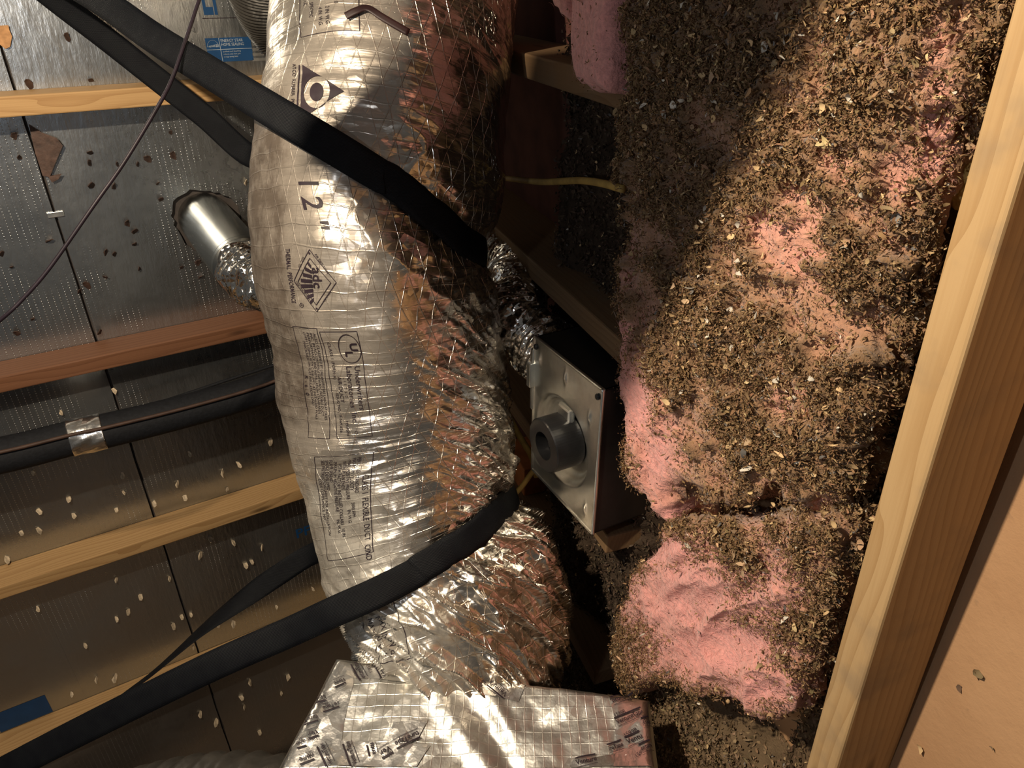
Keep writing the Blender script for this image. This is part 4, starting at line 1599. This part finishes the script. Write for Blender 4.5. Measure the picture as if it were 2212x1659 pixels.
# vent pipe through the deck, and the foil hose from it to the fan
hp = deck(hs_, hz_, 0.0)
pd = unit(np.array([0.217, -0.326, -0.030]))
vp = empty('vent_pipe', hp)
tag(vp, 'shiny round metal vent pipe coming through a ragged hole in the foil deck', 'pipe')
adopt(tube('pipe_shell', [hp - pd * 0.03, hp + pd * 0.12, hp + pd * 0.30], 0.062, M_PIPE, seg=56, n=30), vp)
adopt(tube('pipe_seam', [hp + pd * 0.292, hp + pd * 0.300, hp + pd * 0.308], 0.0645, M_PIPE, seg=56, n=8), vp)
e0 = hp + pd * 0.305
hose_pts = [e0, hp + pd * 0.36, hp + pd * 0.42 + np.array([0.03, 0.02, 0]), np.array([-0.40, 1.50, H - 0.55]), np.array([-0.20, 1.53, H - 0.53]), np.array([0.0, 1.40, H - 0.52]), wall(0.79, 0.185, H - 0.545), wall(0.73, 0.165, H - 0.565), wall(0.668, 0.150, H - 0.575)]
o = tube('foil_hose', hose_pts, 0.058, M_HOSE, seg=56, n=420, ripple=lambda s, a: 0.0030 * np.sin(s * 420) + 0.0025 * np.sin(a * 5 + s * 60))
tag(o, 'crumpled foil hose running behind the big duct from the vent pipe to the fan', 'hose')

# black insulated pipe with foil tape, brown cable along it
ip = empty('insulated_pipe', deck(-0.3, 0, 0.2))
lst = [(-900, 1110), (-260, 1032), (0, 984), (155, 946), (230, 930), (400, 888), (560, 842), (660, 800)]
P = np.array([deck(*deck_hit(x, y, 0.16), 0.16) for x, y in lst])
adopt(tube('foam_sleeve', P, 0.041, M_FOAM, seg=32, n=80), ip)
Pc_ = catmull(P, 400)
pxs = proj(Pc_)[0]
seg = Pc_[(pxs > 150) & (pxs < 230)]
sl = tube('foil_tape', seg[::max(1, len(seg) // 8)], 0.0428, M_TAPE, seg=32, n=40, ripple=lambda s, a: 0.0012 * np.sin(a * 9 + s * 130))
adopt(sl, ip)
tag(ip, 'black foam insulated pipe with a band of foil tape, left of the big duct', 'pipe')
off = unit(np.array([0, 0, H]) - P) * 0.044 + np.array([0, 0, 0.008])
o = tube('brown_cable', P + off, 0.0042, M_BROWN, seg=10, n=80)
tag(o, 'thin brown cable running along the black insulated pipe', 'cable')
P = np.array([deck(*deck_hit(x, y, 0.05), 0.05) for x, y in ((285, 892), (350, 868), (420, 845), (500, 818), (600, 786), (700, 750))])
o = tube('black_cable', P, 0.0045, M_FOAM, seg=10, n=50)
tag(o, 'thin black cable rising above the insulated pipe', 'cable')
# purple cable across the top left
P = [U(*p) for p in ((560, -420, 1.10), (490, -170, 1.08), (452, -60, 1.06), (430, 0, 1.05), (400, 90, 1.04), (372, 170, 1.03), (340, 232, 1.02), (270, 348, 1.01), (205, 440, 1.0), (110, 575, 1.0), (50, 645, 1.0), (0, 692, 1.0), (-120, 790, 1.02), (-420, 960, 1.15), (-760, 1080, 1.3))]
o = tube('purple_cable', P, 0.0027, M_PURPLE, seg=12, n=90)
tag(o, 'thin purple cable sagging across the top left, in front of the foil deck', 'cable')
# yellow cable in the bays
P = [wall(*wall_hit(x, y, h)[:1], h, wall_hit(x, y, h)[1]) for x, y, h in ((1040, 380, 0.12), (1100, 386, 0.13), (1170, 393, 0.135), (1250, 390, 0.14), (1300, 396, 0.15), (1345, 408, 0.155))]
o = tube('yellow_cable', P, 0.0052, M_YELLOW, seg=12, n=50)
tag(o, 'yellow cable spanning the dark gap between duct and batt', 'cable')

# ================================================================== EXHAUST FAN
fR = np.array([0.1285, 0.862, 0]); fL = np.array([0.0365, 1.035, 0])
fx = unit(fL - fR)                                   # local x: away from the camera
fn = np.array([-fx[1], fx[0], 0.0])                  # local y: out of the face
wid = float(np.linalg.norm(fL - fR))
zb_, zt_ = H - 0.775, H - 0.508
FM = frame_matrix((fR + fL) / 2 + ZUP * (zb_ + zt_) / 2, fx, fn, ZUP)
fan = empty('exhaust_fan', (0, 0, 0), FM)
tag(fan, 'exhaust fan with a grey metal plate, black round motor and black housing', 'fan')
hw, hh = wid / 2, (zt_ - zb_) / 2


def fpart(name, bm, mat, smooth=False):
    o = bm_obj(name, bm, mat, smooth=smooth)
    o.parent = fan
    return o


# housing: open-fronted black case with walls
bm = bmesh.new()
D_ = 0.165
for lo, hi in (((-hw, -D_, -hh), (-hw + 0.004, -0.001, hh)), ((hw - 0.004, -D_, -hh), (hw, -0.001, hh)), ((-hw, -D_, hh - 0.004), (hw, -0.001, hh)), ((-hw, -D_, -hh), (hw, -0.001, -hh + 0.004)),
               ((-hw, -D_, -hh), (hw, -D_ + 0.004, hh))):
    box_bm(bm, lo, hi, 0.0008, 1)
fpart('housing', bm, M_BLACK)
# face plate with a pressed round recess
cx, cz, r0, r1 = 0.006, -0.015, 0.078, 0.060
ng = 120
xs = np.linspace(-hw - 0.002, hw + 0.002, ng)
zs = np.linspace(-hh - 0.002, hh + 0.002, ng)
X, Z = np.meshgrid(xs, zs, indexing='ij')
rr = np.hypot(X - cx, Z - cz)
Y = np.interp(rr, [0, r1, r1 + 0.005, r0 - 0.008, r0 - 0.004, r0], [-0.020, -0.020, -0.013, -0.011, -0.0035, 0.0])
e_ = np.minimum(np.minimum(X - xs[0], xs[-1] - X), np.minimum(Z - zs[0], zs[-1] - Z))
Y = Y + np.where(e_ < 0.004, 0.0025, 0.0) - np.where(e_ < 0.0012, 0.005, 0)
for (dx, dz) in ((-0.070, 0.072), (-0.074, -0.098), (0.078, 0.10), (0.080, -0.09), (0.0, 0.105)):
    Y += 0.0035 * np.exp(-(((X - dx) / 0.004) ** 2 + ((Z - dz) / 0.010) ** 2))
Vf = np.stack([X, Y, Z], -1).reshape(-1, 3)
plate = mesh_obj('face_plate', Vf, grid_faces(ng, ng), M_GALV, fan)
if plate.data.polygons[100].normal.y < 0:
    plate.data.flip_normals()
sol = plate.modifiers.new('thickness', 'SOLIDIFY')
sol.thickness = 0.0012
sol.offset = -1


def disc_bm(r_in, r_out, y0, y1, seg=48, bevel=0.0):
    bm = bmesh.new()
    ring = []
    prof = [(r_in, y0), (r_out - bevel, y0), (r_out, y0 + bevel), (r_out, y1 - bevel), (r_out - bevel, y1), (r_in, y1)]
    for i in range(seg):
        a = 2 * math.pi * i / seg
        ring.append([bm.verts.new((cx + r * math.cos(a), y, cz + r * math.sin(a))) for r, y in prof])
    n = len(prof)
    for i in range(seg):
        for j in range(n):
            bm.faces.new([ring[i][j], ring[(i + 1) % seg][j], ring[(i + 1) % seg][(j + 1) % n], ring[i][(j + 1) % n]])
    bmesh.ops.recalc_face_normals(bm, faces=bm.faces[:])
    return bm


motor = fpart('motor', disc_bm(0.024, 0.046, -0.018, 0.034, 64, bevel=0.002), M_MOTOR, False)
hub = fpart('motor_hub', disc_bm(0.0005, 0.0225, -0.016, 0.012, 48, bevel=0.003), M_MOTOR, False)
hub.parent = motor
fpart('hub_cap', disc_bm(0.0005, 0.007, 0.010, 0.022, 24, 0.002), M_MOTOR, True).parent = motor
bm = bmesh.new()
box_bm(bm, (0.030, -0.015, cz - 0.060), (0.088, -0.004, cz - 0.044), 0.004)
fpart('motor_bracket', bm, M_GALV)
bm = bmesh.new()
box_bm(bm, (-0.012, -0.014, cz + 0.036), (0.026, -0.002, cz + 0.064), 0.005)
fpart('cable_gland', bm, M_GALV)
bm = bmesh.new()
box_bm(bm, (hw - 0.004, -0.012, 0.040), (hw + 0.008, 0.010, 0.085), 0.0015)
box_bm(bm, (hw - 0.002, -0.006, -0.005), (hw + 0.005, 0.004, 0.110), 0.001)
fpart('latch', bm, M_GALV)
for dx, dz in ((0.090, -0.085), (-0.088, 0.118), (0.090, 0.118)):
    bm = bmesh.new()
    bmesh.ops.create_uvsphere(bm, u_segments=14, v_segments=8, radius=0.005)
    for v in bm.verts:
        v.co = Vector((v.co.x + dx, v.co.y * 0.6 + 0.002, v.co.z + dz))
    fpart('screw', bm, M_MOTOR, True).parent = plate
# cables beside the fan
for pts, nm, lab, m, r in (([U(1085, 870, 1.30), U(1118, 935, 1.31), U(1148, 985, 1.32), U(1160, 1030, 1.33)], 'yellow_cable', 'orange brown cable squeezed between the big duct and the fan', M_YELLOW, 0.006),
                           ([U(1105, 1075, 1.30), U(1128, 1050, 1.30), U(1150, 1020, 1.30), U(1175, 1000, 1.33)], 'yellow_cable', 'short tan cable crossing below the fan plate corner', M_YELLOW, 0.005)):
    o = tube(nm, pts, r, m, seg=12, n=40)
    tag(o, lab, 'cable')
pt = wall_hit(1135, 1040, 0.06)
board('wood_block', wall(pt[0] - 0.03, 0.0, pt[1] - 0.06), D3, FN, 0.14, 0.075, 0.12, M_ORANGE, 'orange lumber block glowing between the duct and the fan', 'block')
